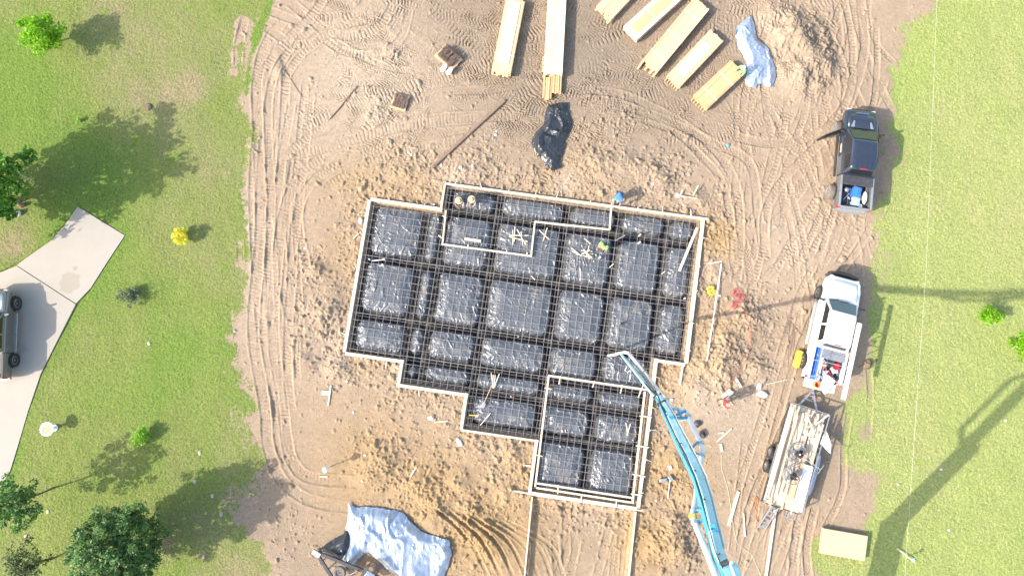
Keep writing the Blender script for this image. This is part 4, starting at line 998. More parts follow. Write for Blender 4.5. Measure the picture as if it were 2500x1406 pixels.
        part('taillight', MB().box((xr + .10, s * (hw - .05), bz - .20), (.16, .12, .34)), 'redlamp', t_, bevel=.02)
        part('running_board', MB().box(((xc + xcb) / 2 - .05, s * (hw + .07), zb - .06), (xc - xcb - .15, .17, .05)), 'steel' if paint != 'paintblack' else 'darkgrey', t_, bevel=.015)
        for ax in (wb / 2, -wb / 2):
            am = MB(); pts = []
            for k in range(13):
                a_ = math.pi * k / 12; pts.append((ax + math.cos(a_) * (wr + .075), max(zb - .08, wr + math.sin(a_) * (wr + .10) + lift * .5)))
            am.loft([[(p[0], s * (hw - .35), p[1]) for p in pts], [(p[0], s * (hw + .012), p[1]) for p in pts]]); part('wheel_arch', am, 'trim', t_)
            wheel(t_, ax, s * (track_ + .02), wr, .28, tyre)
    # bed
    zf = bz - .52; x0, x1 = xr + .06, xcb - .03
    for s in (1, -1):
        bm_ = MB(); prof = [(hw - .13, zf - .1), (hw - .02, zb), (hw, zb + .2), (hw, bz - .06), (hw - .03, bz), (hw - .12, bz), (hw - .13, bz - .03)]
        bm_.loft([[(x_, s * a, z) for a, z in prof] for x_ in (x0, x1)]); part('bed_side', bm_, side, t_)
        rl = MB().box(((x0 + x1) / 2, s * (hw - .075), bz + .008), (x1 - x0 - .02, .11, .016)); part('bed_rail', rl, 'steel' if paint == 'paintblack' else ('white' if paint == 'paintwhite' else 'trim'), t_, bevel=.005)
        part('wheel_well', MB().box((-wb / 2, s * (hw - .22), zf + .12), (.9, .2, .24)), 'liner', t_, bevel=.04)
    part('bed_front', MB().box((x1 + .005, 0, (zf + bz) / 2), (.06, 2 * hw - .26, bz - zf)), side, t_)
    fl = MB().box(((x0 + x1) / 2, 0, zf - .03), (x1 - x0, 2 * hw - .26, .06))
    for k in range(11): fl.box(((x0 + x1) / 2, -hw + .28 + k * (2 * hw - .56) / 10, zf + .008), (x1 - x0 - .1, .06, .014))
    part('bed_floor', fl, 'liner', t_)
    if gate_down: part('tailgate', MB().box((x0 - .27, 0, zf - .02), (.52, 2 * hw - .22, .07)), side, t_, bevel=.02)
    else: part('tailgate', MB().box((x0 + .035, 0, (zf - .05 + bz) / 2), (.08, 2 * hw - .26, bz - zf + .04)), 'steel' if paint == 'paintblack' else side, t_, bevel=.015)
    rbm = MB(); rbm.loft([[(xr - .10 + .10 * abs(y_) ** 3, y_ * hw * .97, z) for y_ in np.linspace(-1, 1, 9)] + [(xr + .10, y_ * hw * .97, z) for y_ in np.linspace(1, -1, 9)] for z in (zb - .05, zb + .14)]); part('rear_bumper', rbm, bumper, t_)
    fb = MB(); fb.loft([[(xf + .10 - .34 * abs(y_) ** 2.4, y_ * hw * .90, z) for y_ in np.linspace(-1, 1, 9)] + [(xf - .32, y_ * hw * .90, z) for y_ in np.linspace(1, -1, 9)] for z in (zb - .08, zb + .16)]); part('front_bumper', fb, bumper if paint != 'paintwhite' else 'trim', t_)
    part('grille', MB().box((xf - .005, 0, hoodz - .30), (.06, hw * 1.1, .26)), 'trim', t_, bevel=.02)
    part('brake_lamp', MB().box((xrr - .0, 0, roofz - .02), (.05, .42, .05)), 'redlamp', t_, bevel=.01)
    ax_ = MB()
    for ax in (wb / 2, -wb / 2): ax_.tube([(ax, -track_, wr), (ax, track_, wr)], .06, 8)
    part('axle', ax_, 'trim', t_)
    return t_, bz, zf
bt, bz, zf = pickup('pickup_truck', 'black lifted pickup with its driver door open, parked at the right edge of the dirt', (20.12, 11.25, gz(20, 11.2, 1)), R(82.3), 3.02, -3.02, .98, 3.85, .24, 1.26, 2.02, 1.75, .88, -.82, -1.06, 'paintblack', 'sidegrey', 'paintblack', .44, 'steel', 'mudtyre', 1.10, True)
part('hood_trim', MB().box((2.72, 0, 1.30), (.07, .72, .03)), 'chrome', bt, bevel=.01)
for s in (1, -1): part('hood_vent', MB().loft([[(1.82, s * .46, 1.412), (1.82, s * .66, 1.400), (2.2, s * .52, 1.375), (2.22, s * .44, 1.378)], [(1.84, s * .48, 1.425), (1.84, s * .64, 1.413), (2.18, s * .52, 1.385), (2.2, s * .46, 1.388)]]), 'steel', bt)
rb_ = MB()
for k in (-.42, -.14, .14, .42): rb_.box((-.42, k, 2.035), (.75, .035, .012))
part('roof_rib', rb_, 'paintblack', bt)
part('bed_cover', MB().box((-1.36, 0, bz + .02), (.56, 1.76, .05)), 'darkgrey', bt, bevel=.015)
wt_, wz, wf = pickup('pickup_truck', 'white crew cab work truck with ladder rack and a bed full of tools', (18.27, 1.30, gz(18.2, 1.3, 1)), R(75.1), 3.12, -2.98, 1.0, 4.06, .10, 1.30, 2.02, 1.78, .95, -.86, -1.08, 'paintwhite', None, None, .41, 'trim', 'tyre', .92, False, True)
bgd = MB().tube([(3.05, -.95, .75), (3.28, -.75, .95), (3.36, -.3, 1.0), (3.36, .3, 1.0), (3.28, .75, .95), (3.05, .95, .75)], .09, 8)
bgd.tube([(3.30, -.5, .7), (3.33, -.5, 1.2), (3.33, .5, 1.2), (3.30, .5, .7)], .04, 8); bgd.box((3.25, 0, .82), (.18, 1.7, .2)); part('brush_guard', bgd, 'trim', wt_)
for k in (-.4, -.13, 0, .13, .4): part('roof_lamp', MB().box((.72 - abs(k) * .15, k * 1.2, 2.05), (.06, .05, .03)), 'yellow', wt_)
rk = MB()
for s in (1, -1):
    rk.tube([(.35, s * .88, 2.22), (-3.25, s * .88, 2.22)], .026, 6)
    for x_ in (-1.12, -1.95, -2.85): rk.tube([(x_, s * .92, wz), (x_, s * .88, 2.22)], .024, 6)
for x_ in (.32, -.4, -1.12, -1.95, -2.85): rk.tube([(x_, -.88, 2.22), (x_, .88, 2.22)], .022, 6)
part('ladder_rack', rk, 'steel', wt_)
def onv(v, x, y, z):                                        # point in vehicle coordinates to world
    return Matrix.Translation(v.location) @ Matrix.Rotation(v.rotation_euler.z, 4, 'Z') @ Vector((x, y, z))
def load(v, name, mb, m, label, cat, at, rz=0, group=None, smooth=35):
    return single(name, mb, m, label, cat, onv(v, *at), v.rotation_euler.z + rz, group, smooth)
load(wt_, 'board', MB().box((0, 0, 0), (4.3, .24, .05)), 'white', 'long white plank tied along the right rail of the ladder rack', 'plank', (-1.55, -.80, 2.275))
for k in range(3): load(wt_, 'pipe', MB().tube([(-.95, 0, 0), (.95, 0, 0)], .045, 8), 'blue', 'bright blue long tube in the left side of the white truck bed', 'tube', (-2.05, .74 - .1 * k, wf + .30 + .03 * k), 0, 'blue tubes in the truck bed')
for k in range(2): load(wt_, 'pipe', MB().tube([(-1.0, 0, 0), (1.0, 0, 0)], .05, 8), 'white', 'white long tube beside the blue tubes in the truck bed', 'tube', (-1.95, .42 - .11 * k, wf + .34), R(3 * k - 2), 'white tubes in the truck bed')
tb_ = MB().box((0, 0, .24), (.5, 1.3, .46)); tb_.box((0, 0, .485), (.52, 1.32, .03)); load(wt_, 'tool_chest', tb_, 'steel', 'grey metal tool chest across the front of the white truck bed', 'tool box', (-1.42, -.22, wf + .02))
gc = MB().box((0, 0, .18), (.36, .26, .34)).box((0, 0, .40), (.2, .05, .08)); gc.tube([(.1, 0, .34), (.22, 0, .46)], .02, 6)
load(wt_, 'fuel_can', gc, 'red', 'red fuel can by the right side of the white truck bed', 'fuel can', (-1.95, -.55, wf + .12), .2)
load(wt_, 'jug', MB().box((0, 0, .16), (.22, .28, .3)).tube([(0, 0, .3), (0, 0, .37)], .04, 8), 'white', 'white jug with pinkish side next to the red fuel can', 'jug', (-2.22, -.5, wf + .1), .3)
bk = MB(); bk.lathe([(.13, 0), (.155, .36), (.165, .36), (.165, .38), (.145, .38), (.12, .05), (.01, .05)], n=20); load(wt_, 'bucket', bk, 'orange', 'open orange bucket at the lowered tailgate of the white truck', 'bucket', (-3.22, .30, wf + .03))
load(wt_, 'storage_box', MB().box((0, 0, .16), (.62, .48, .32)).box((0, 0, .33), (.64, .5, .03)), 'white', 'big white lidded box at the rear of the white truck bed', 'box', (-2.95, -.22, wf + .2), -.45)
load(wt_, 'bag', MB().loft([[(.22 * math.cos(a) * k, .16 * math.sin(a) * k, z) for a in np.linspace(0, 6.28, 10, endpoint=False)] for k, z in ((.8, 0), (1, .1), (.85, .22), (.2, .27))]), 'white', 'white crumpled bag hanging off the lowered tailgate', 'bag', (-3.38, -.30, wf + .05))
load(wt_, 'coil', MB().tube([(.2 * math.cos(a) * (1 - a / 60), .2 * math.sin(a) * (1 - a / 60), .02 * a / 3) for a in np.linspace(0, 19, 60)], .025, 6), 'red', 'red hose coil in the middle of the white truck bed', 'hose', (-2.32, .12, wf + .25))
load(wt_, 'crate', MB().box((0, 0, .1), (.45, .35, .2)).box((0, 0, .2), (.47, .37, .02)), 'lightblue', 'pale blue crate in the middle of the white truck bed', 'crate', (-2.55, -.08, wf + .16), .3)
load(wt_, 'generator', MB().box((0, 0, .2), (.5, .36, .36)).tube([(-.25, -.17, .1), (-.25, -.17, .45), (.25, -.17, .45), (.25, -.17, .1)], .02, 6).tube([(-.25, .17, .1), (-.25, .17, .45), (.25, .17, .45), (.25, .17, .1)], .02, 6), 'darkgrey', 'dark engine with tube frame in the white truck bed', 'engine', (-1.8, -.12, wf + .05), .2)
for k, (x_, y_, r_) in enumerate(((-2.0, .12, .5), (-2.4, -.45, -.3), (-2.75, .18, .9), (-2.55, -.35, 1.2), (-1.75, .25, .1))):
    load(wt_, 'steel_tool', MB().box((0, 0, .02), (.5, .05, .04)).box((.2, 0, .05), (.14, .12, .08)), 'steel', 'loose grey hand tool lying in the clutter of the white truck bed', 'tool', (x_, y_, wf + .32), r_, 'hand tools in the truck bed')
load(wt_, 'shovel', MB().tube([(-.6, 0, 0), (.4, 0, 0)], .018, 6).box((.5, 0, 0), (.26, .2, .02)), 'red', 'red handled tool across the rear right of the white truck bed', 'tool', (-2.75, -.62, wf + .4), 1.0)
load(wt_, 'hose', MB().tube([(.12 * math.cos(a), .03 * math.sin(3 * a), .16 * math.sin(a) - .05 * a / 6) for a in np.linspace(0, 15, 50)], .022, 6), 'orange', 'orange hose hung over the right rail of the white truck', 'hose', (-1.25, -1.05, wz + .15))
load(wt_, 'tarp', MB().loft([[(.5 * math.cos(a) * k, .3 * math.sin(a) * k * (1 + .2 * math.sin(3 * a)), z) for a in np.linspace(0, 6.28, 14, endpoint=False)] for k, z in ((1, 0), (.9, .12), (.5, .2), (.1, .21))]), 'darkgrey', 'dark folded tarp among the tools in the white truck bed', 'tarp', (-2.15, -.15, wf + .02))
# black truck load
load(bt, 'tool_case', MB().box((0, 0, .2), (.62, .42, .4)).box((0, 0, .41), (.5, .3, .03)).box((.0, .0, .44), (.3, .05, .04)), 'blue', 'deep blue case with white handle in the black truck bed', 'tool case', (-1.98, -.08, zf + .03), -.18)
load(bt, 'tool_case', MB().box((0, 0, .17), (.5, .40, .34)).box((0, 0, .35), (.4, .28, .03)).box((.0, .0, .38), (.24, .05, .04)), 'lightblue', 'lighter blue case behind the deep blue one in the black truck bed', 'tool case', (-2.48, -.10, zf + .03), -.05)
load(bt, 'hand_tool', MB().tube([(-.5, 0, 0), (.5, .05, 0)], .03, 6).box((.45, 0, .03), (.25, .2, .12)), 'chrome', 'long silvery tool lying left of the blue cases', 'tool', (-2.15, .26, zf + .08))
load(bt, 'jug', MB().lathe([(.12, 0), (.14, .05), (.14, .25), (.05, .3), (.05, .34)], n=14), 'steel', 'round grey can in the front left of the black truck bed', 'can', (-1.85, .45, zf + .02))
load(bt, 'bag', MB().loft([[(.4 * math.cos(a) * k, .12 * math.sin(a) * k, z) for a in np.linspace(0, 6.28, 12, endpoint=False)] for k, z in ((.8, 0), (1, .14), (.8, .26), (.1, .3))]), 'concrete', 'long pale sack along the right side of the black truck bed', 'sack', (-2.2, -.62, zf + .1))
load(bt, 'glove', MB().box((0, 0, .03), (.12, .16, .05)).box((.09, .03, .03), (.1, .04, .03)), 'orange', 'orange glove near the tailgate of the black truck', 'glove', (-2.72, -.18, zf + .05))
load(bt, 'rag', MB().loft([[(.2 * math.cos(a) * k, .12 * math.sin(a) * k, z) for a in np.linspace(0, 6.28, 9, endpoint=False)] for k, z in ((1, 0), (.8, .08), (.2, .11))]), 'white', 'crumpled white rag by the tailgate corner of the black truck', 'rag', (-2.7, -.5, zf + .04))
rnd = random.Random(12)
for v_, zz, x0_, x1_, w_, n_ in ((bt, zf + .05, -2.75, -1.75, .62, 12), (wt_, wf + .25, -3.0, -1.6, .6, 16)):
    for k in range(n_):
        ln = rnd.uniform(.15, .55); mb = MB().box((0, 0, 0), (ln, rnd.uniform(.04, .14), rnd.uniform(.03, .1)))
        if k % 3 == 0: mb.box((ln / 2, 0, .02), (.08, .18, .06))
        if k % 3 == 1: mb.tube([(-ln / 2, 0, .03), (0, .06, .05), (ln / 2, .02, .03)], .02, 6)
        load(v_, 'small_tool', mb, rnd.choice(('steel', 'darkgrey', 'trim', 'concrete', 'weathered', 'steel', 'white')), 'small tool or scrap jumbled in the bed of the ' + ('black pickup' if v_ is bt else 'white work truck'), 'tool', (rnd.uniform(x0_, x1_), rnd.uniform(-w_, w_), zz + rnd.uniform(0, .12)), rnd.uniform(0, 3.1), 'clutter in the bed of the ' + ('black pickup' if v_ is bt else 'white work truck'))
st_, sz_, sf_ = pickup('pickup_truck', 'grey brown pickup half cut off by the left edge, parked on the concrete drive', (-29.68, 1.24, .03), R(91.8), 2.42, -2.72, .93, 3.28, .04, 1.08, 1.78, 1.2, .42, -.98, -1.22, 'paintsilver', 'paintsilver', 'hoodsilver', .38, 'steel', 'tyre', .84)

# ---------------------------------------------------------------- flatbed trailer with its load
TRZ = R(71.9); tr = thing('flatbed_trailer', 'flatbed trailer with mesh side rails hitched behind the white truck', 'trailer', (15.98, -5.85, gz(15.9, -5.8, 1)), TRZ)
TL, TW, TZ = 5.75, 2.08, .62
part('deck', MB().box((0, 0, TZ - .05), (TL, TW, .08)), 'weathered', tr)
fr_ = MB()
for s in (1, -1): fr_.box((0, s * (TW / 2 + .03), TZ - .08), (TL + .1, .06, .16))
for x_ in (-1, 1): fr_.box((x_ * (TL / 2 + .03), 0, TZ - .08), (.06, TW, .155))
part('frame', fr_, 'darkgrey', tr)
tn = MB()
for s in (1, -1): tn.beam((TL / 2, s * .55, TZ - .1), (TL / 2 + 1.0, s * .05, .52), .09, .09)
tn.beam((TL / 2 + .5, -.3, TZ - .12), (TL / 2 + .5, .3, TZ - .12), .06, .06); tn.beam((TL / 2 + .9, 0, .5), (TL / 2 + 1.3, 0, .5), .1, .1); tn.tube([(TL / 2 + .75, .0, .1), (TL / 2 + .75, 0, .95)], .035, 8)
part('tongue', tn, 'steel', tr)
for s in (1, -1):
    rl = MB()
    rl.beam((-TL / 2, s * (TW / 2 + .03), TZ + .42), (TL / 2, s * (TW / 2 + .03), TZ + .42), .05, .05)
    for k in range(7): rl.beam((-TL / 2 + k * TL / 6, s * (TW / 2 + .03), TZ - .05), (-TL / 2 + k * TL / 6, s * (TW / 2 + .03), TZ + .42), .045, .045)
    part('side_rail', rl, 'steel', tr)
    fd = MB(); pts = [(1.0, .55), (.85, .78), (.5, .86), (-1.0, .86), (-1.35, .78), (-1.5, .55)]
    fd.loft([[(p[0] - .3, s * (TW / 2 + .06), p[1]) for p in pts] + [(p[0] - .3, s * (TW / 2 + .06), p[1] - .02) for p in pts[::-1]], [(p[0] - .3, s * (TW / 2 + .30), p[1]) for p in pts] + [(p[0] - .3, s * (TW / 2 + .30), p[1] - .02) for p in pts[::-1]]]) if s < 0 else fd.box((-.5, s * (TW / 2 + .12), .84), (1.9, .12, .03))
    part('fender', fd, 'steel', tr)
    for x_ in (-.12, -.93): wheel(tr, x_, s * (TW / 2 + .19), .35, .22)
fg = MB().beam((TL / 2 + .03, -TW / 2, TZ + .42), (TL / 2 + .03, TW / 2, TZ + .42), .05, .05)
for s in (-1, 1): fg.beam((TL / 2 + .03, s * TW / 2, TZ), (TL / 2 + .03, s * TW / 2, TZ + .42), .05, .05)
part('front_rail', fg, 'steel', tr)
rg = MB()
for y_ in (-.95, -.55): rg.beam((-TL / 2 - .05, y_, TZ - .05), (-TL / 2 - .42, y_, TZ - .12), .05, .05)
rg.beam((-TL / 2 - .42, -1.0, TZ - .12), (-TL / 2 - .42, -.3, TZ - .12), .06, .06); part('rear_ramp', rg, 'steel', tr)
flp = MB().loft([[(2.1, -TW / 2 - .06, .95), (1.2, -TW / 2 - .06, .75), (.85, -TW / 2 - .75, .80), (1.35, -TW / 2 - .62, .84)], [(2.1, -TW / 2 - .06, .965), (1.2, -TW / 2 - .06, .765), (.85, -TW / 2 - .75, .815), (1.35, -TW / 2 - .62, .855)]])
load(tr, 'plastic_flap', flp, 'white', 'white triangular flap of plastic hanging off the right side of the trailer', 'flap', (0, 0, 0))
rnd = random.Random(9)
for k in range(44):
    y_ = -TW / 2 + .14 + rnd.random() * (TW - .28); ln = rnd.choice((1.2, 1.8, 2.4, 3.2, 4.2)); x_ = rnd.uniform(-TL / 2 + ln / 2 - .2, TL / 2 - ln / 2 - .05)
    if k < 17: y_ = -TW / 2 + .10 + k * (TW - .2) / 16; ln = 5.1; x_ = rnd.uniform(-.3, .1)
    z_ = TZ + .04 + (.004 * (k % 5) if k < 17 else .055 + .0075 * (k - 16))
    mb = MB().box((0, 0, 0), (ln, .118 if k < 17 else rnd.choice((.09, .14, .14, .19)), .038))
    load(tr, 'board', mb, rnd.choice(('form', 'form', 'pine_pale', 'weathered')), 'used pale timber in the jumbled load on the flatbed trailer', 'timber', (x_, y_, z_), rnd.gauss(0, .001 if k < 17 else .05), 'timbers on the flatbed trailer', 0)
for k in range(12):
    load(tr, 'board', MB().box((0, 0, 0), (rnd.uniform(.7, 1.3), .08, .04)), rnd.choice(('form', 'pine_pale', 'weathered')), 'short offcut in the pile at the front of the flatbed trailer', 'offcut', (rnd.uniform(1.9, 2.4), rnd.uniform(-.8, .85), TZ + .36 + .042 * k / 2), rnd.gauss(0, .3), 'offcuts at the front of the trailer', 0)
load(tr, 'board', MB().box((0, 0, 0), (4.6, .24, .05)), 'form', 'wide pale board laid along the left rail of the flatbed trailer', 'plank', (.35, TW / 2 + .05, TZ + .48), 0, None, 0)
load(tr, 'sheet', MB().box((0, 0, 0), (2.6, .55, .03)), 'pvc', 'white sheet material on the right rear of the flatbed trailer', 'sheet', (-1.45, -.72, TZ + .40), .02)
load(tr, 'board', MB().box((0, 0, 0), (3.0, .13, .05)), 'pine_red', 'single reddish timber on the trailer right of the power trowels', 'timber', (-.75, -.32, TZ + .42), -.03, None, 0)
def trowel(label, at, r, rz):
    p = onv(tr, *at); t_ = thing('power_trowel', label, 'power trowel', p, rz, 'power trowels on the trailer')
    gd = MB()
    for z in (.05, .17): gd.tube([(r * math.cos(a), r * math.sin(a), z) for a in np.linspace(0, 6.2832, 30, endpoint=False)], .026, 6, closed=True)
    for k in range(10):
        a = k * .6283; gd.tube([(r * math.cos(a), r * math.sin(a), .05), (r * math.cos(a), r * math.sin(a), .17), (.12 * math.cos(a), .12 * math.sin(a), .25)], .009, 5)
    part('guard_ring', gd, 'steel', t_)
    for k in range(4): part('blade', MB().box((0, 0, .02), (r * .75, .14, .008), Matrix.Rotation(k * math.pi / 2, 4, 'Z') @ Matrix.Translation((r * .52, 0, 0))), 'steel', t_)
    en = MB().box((0, 0, .38), (.34, .28, .26)).box((.02, 0, .54), (.2, .22, .1)); en.lathe([(.10, 0), (.10, .1), (.03, .11)], (.0, .2, .34), 14)
    part('engine', en, 'trim', t_, bevel=.02)
    part('fuel_tank', MB().box((-.08, 0, .60), (.2, .2, .05)).tube([(-.08, 0, .62), (-.08, 0, .66)], .03, 8), 'darkgrey', t_)
    part('fuel_cap', MB().tube([(-.08, 0, .66), (-.08, 0, .69)], .04, 10), 'white', t_)
    hd = MB().tube([(.1, 0, .3), (.5, 0, .62), (1.15, 0, .95)], .02, 6); hd.tube([(1.15, -.3, .98), (1.15, .3, .98)], .018, 6); part('handle', hd, 'steel', t_)
trowel('power trowel with a big round wire guard, nearer the front of the trailer', (.25, .12, TZ + .34), .56, TRZ + R(250))
trowel('power trowel with a smaller guard, nearer the rear of the trailer', (-.95, .05, TZ + .34), .50, TRZ + R(55))
q0, q1 = P(1892, 1236, .9), P(1859, 1289, .12); c_ = (q0 + q1) / 2
ld_ = thing('ladder', 'short aluminium ladder leaning from the rear of the trailer to the dirt', 'ladder', c_); d_ = (q1 - q0).normalized(); n_ = Vector((-d_.y, d_.x, 0)).normalized()
for s in (-1, 1): part('rail', MB().beam(q0 - c_ + n_ * s * .2, q1 - c_ + n_ * s * .2, .05, .08), 'steel', ld_)
for k in range(6):
    e = q0.lerp(q1, (k + .5) / 6) - c_; part('rung', MB().beam(e - n_ * .2, e + n_ * .2, .07, .03), 'steel', ld_)

# ---------------------------------------------------------------- black gooseneck trailer at the bottom edge
jt = thing('trailer', 'black steel trailer tongue with a spare tyre, cut off by the bottom edge', 'trailer', P(830, 1385, 0))
def J(u, v, z): return P(u, v, z) - jt.location
fm_ = MB(); fm_.beam(J(776, 1348, .6), J(900, 1398, .6), .16, .16); fm_.beam(J(774, 1352, .6), J(822, 1425, .6), .16, .16); fm_.beam(J(820, 1372, .58), J(797, 1392, .58), .10, .1); fm_.beam(J(788, 1368, .58), J(800, 1358, .58), .08, .08)
fm_.beam(J(900, 1380, .62), J(872, 1425, .62), .2, .2); fm_.beam(J(900, 1398, .6), J(980, 1432, .6), .16, .16); part('frame', fm_, 'darkgrey', jt)
cp = MB().beam(J(764, 1345, .62), J(782, 1356, .62), .26, .2); part('coupler', cp, 'steel', jt)
sp = MB(); mt = Matrix.Translation(J(829, 1397, .72)); sp.lathe([(.18, -.1), (.30, -.11), (.355, -.06), (.355, .06), (.30, .11), (.2, .1), (.18, .05)], n=28, mtx=mt); spo = part('spare_tyre', sp, 'mudtyre', jt)
part('rim', MB().lathe([(.185, -.04), (.185, .05), (.12, .02), (.05, .03), (.05, .06), (.01, .06)], n=24, mtx=mt), 'darkgrey', spo)
part('jack', MB().tube([J(856, 1402, .3), J(856, 1402, 1.0)], .05, 10).beam(J(856, 1402, 1.0), J(866, 1396, 1.0), .04, .04), 'steel', jt)
wn = MB(); wn.box(J(903, 1404, .72), (.5, .4, .24), -.5); part('winch', wn, 'chrome', jt, bevel=.03)
for k in range(5): part('bar', MB().beam(J(901 + k * 4, 1378 - k, .75 + .02 * k), J(938 + k * 4, 1404 - k, .75), .04, .04), 'trim', jt)
dk = MB()
for k in range(9):
    a, b = Vector((902 + 9 * k, 1352 + 4.2 * k)), Vector((856 + 9 * k, 1412 + 4.6 * k)); dk.beam(J(a.x, a.y, .02), J(b.x, b.y, .02), .19, .04)
load_dk = single('timber_mat', dk, 'plank', 'brown plank mat on the ground between the silvery sheet and the trailer tongue', 'timber mat', jt.location, 0, None, 0)

# ---------------------------------------------------------------- concrete pump boom
bmx = thing('pump_boom', 'sky blue concrete pump boom with white delivery pipe reaching over the foundation', 'pump boom', P(1926, 1600, 0))
def K(u, v, z): return P(u, v, z) - bmx.location
def section(name, pts, m, cap=None):
    mb = MB(); rings = []
    vs = [K(*p[:3]) for p in pts]
    for i, p in enumerate(pts):
        d = (vs[min(i + 1, len(vs) - 1)] - vs[max(i - 1, 0)]).normalized(); s = d.cross(Vector((0, 0, 1))).normalized(); u = s.cross(d)
        w_, h_ = p[3] / 2, p[4] / 2; c_ = vs[i]
        rings.append([c_ + s * w_ * a + u * h_ * b for a, b in ((1, .8), (.85, 1), (-.85, 1), (-1, .8), (-1, -.8), (-.85, -1), (.85, -1), (1, -.8))])
    mb.loft(rings); return part(name, mb, m, bmx, smooth=30)
section('tip_arm', [(1514, 862, 3.8, 0.0917, 0.102), (1545, 900, 6.6, 0.115, 0.133), (1583, 948, 9.6, 0.138, 0.153), (1605, 972, 10.9, 0.172, 0.173)], 'boomblue')
section('tip_arm', [(1548, 892, 6.4, 0.0574, 0.0816), (1590, 938, 9.4, 0.0689, 0.102), (1618, 972, 11.0, 0.0917, 0.127)], 'steel')
section('boom_section', [(1606, 965, 10.9, 0.153, 0.162), (1622, 990, 11.6, 0.19, 0.189), (1634, 1012, 12.1, 0.248, 0.207), (1660, 1068, 13.3, 0.267, 0.225), (1690, 1126, 14.6, 0.276, 0.234), (1708, 1168, 15.4, 0.286, 0.243), (1724, 1222, 16.5, 0.295, 0.248), (1738, 1280, 17.6, 0.276, 0.248), (1752, 1340, 18.6, 0.276, 0.248), (1768, 1380, 19.2, 0.314, 0.225), (1800, 1440, 20.0, 0.357, 0.27)], 'boomblue')
section('boom_edge_strip', [(1601, 972, 10.9, 0.0286, 0.18), (1613, 996, 11.6, 0.0286, 0.207), (1646, 1072, 13.3, 0.0286, 0.243), (1694, 1172, 15.4, 0.0286, 0.261), (1708, 1224, 16.5, 0.0286, 0.261), (1726, 1290, 17.6, 0.0333, 0.261), (1742, 1352, 18.6, 0.0333, 0.261), (1756, 1384, 19.2, 0.0333, 0.243), (1782, 1446, 20, 0.0381, 0.27)], 'boomdark')
section('boom_section', [(1786, 1372, 19.6, 0.0571, 0.135), (1790, 1378, 19.55, 0.19, 0.189), (1812, 1440, 20.4, 0.219, 0.203)], 'boomblue')
p1, p2, pk, p0 = P(1800, 1440, 20.0), P(1555, 1308, 0), P(1819, 1412, 0), P(1926, 1600, 0); p2.z = 17.5; pk.z = 6.5; p0.z = 3.5  # unseen lower boom; knee pk added so its shadow passes beside the plywood
mb = MB(); mb.beam(p1 - bmx.location, p2 - bmx.location, .42, .42); part('boom_section', mb, 'boomblue', bmx)
mb = MB(); mb.beam(p2 - bmx.location, pk - bmx.location, .46, .46); part('boom_section', mb, 'boomblue', bmx)
mb = MB(); mb.beam(pk - bmx.location, p0 - bmx.location, .75, .75); part('boom_section', mb, 'boomblue', bmx)
pm_ = p2.lerp(pk, .47); of_ = Vector((-.5, .75, 0)); part('delivery_pipe', MB().tube([p2 + of_ * .4 - bmx.location, p2.lerp(pk, .12) + of_ - bmx.location, pm_ + of_ - bmx.location, p2.lerp(pk, .53) - bmx.location], .13, 10), 'pipe', bmx)
part('boom_section', MB().beam(pm_ + Vector((.26, -.24, 0)) - bmx.location, pk + Vector((.26, -.24, 0)) - bmx.location, .4, .4), 'boomblue', bmx)
part('pedestal', MB().lathe([(.9, 0), (.7, .5), (.6, 3.2), (.75, 3.4), (.75, 3.9)], n=20), 'boomblue', bmx)
mb = MB().tube([K(*q) for q in ((1524, 860, 4.1), (1534, 862, 4.3), (1550, 880, 5.6), (1580, 918, 8.2), (1612, 960, 10.7), (1626, 976, 11.3))], .085, 10); part('delivery_pipe', mb, 'pipe', bmx)
mb = MB().tube([K(*q) for q in ((1626, 976, 11.3), (1634, 990, 11.6), (1650, 1000, 11.8), (1668, 1002, 11.85), (1677, 1010, 11.9), (1682, 1022, 12.1), (1698, 1055, 12.8), (1711, 1082, 13.4), (1716, 1098, 13.6), (1713, 1116, 13.9), (1706, 1165, 14.75), (1698, 1220, 15.9), (1693, 1250, 16.5), (1692, 1264, 16.8), (1702, 1290, 17.2), (1722, 1340, 18.2), (1752, 1414, 19.4))], .095, 10); part('delivery_pipe', mb, 'pipe', bmx)
for q in ((1540, 868, 4.8), (1574, 910, 7.7), (1626, 976, 11.3), (1650, 1000, 11.8), (1680, 1016, 12.0), (1711, 1082, 13.4), (1713, 1112, 13.85), (1694, 1246, 16.4), (1696, 1276, 17.0)):
    c_ = K(*q); part('clamp', MB().lathe([(.10, -.06), (.135, -.05), (.135, .05), (.10, .06)], n=14, mtx=Matrix.Translation(c_) @ Matrix.Rotation(R(55), 4, 'X')), 'steel', bmx)
part('clamp', MB().lathe([(.10, -.07), (.14, -.06), (.14, .06), (.10, .07)], n=14, mtx=Matrix.Translation(K(1692, 1261, 16.75)) @ Matrix.Rotation(R(60), 4, 'X')), 'yellow', bmx, 'yellow clamp')
for q in ([(1652, 1012, 12.1), (1668, 1006, 12.0), (1674, 1002, 11.95)], [(1640, 1018, 12.2), (1660, 1020, 12.2), (1680, 1020, 12.1)], [(1655, 1000, 11.95), (1663, 1018, 12.2)], [(1676, 1094, 13.9), (1690, 1092, 13.7), (1702, 1080, 13.45), (1712, 1080, 13.45)], [(1676, 1096, 13.9), (1690, 1100, 13.8), (1702, 1108, 13.85), (1713, 1110, 13.9)], [(1722, 1250, 17.0), (1716, 1244, 16.9), (1706, 1244, 16.7), (1698, 1248, 16.6)], [(1722, 1252, 17.0), (1717, 1264, 17.0), (1708, 1274, 17.0), (1699, 1278, 17.0)]):
    part('bracket', MB().tube([K(*p) for p in q], .055, 6), 'boomdark', bmx)
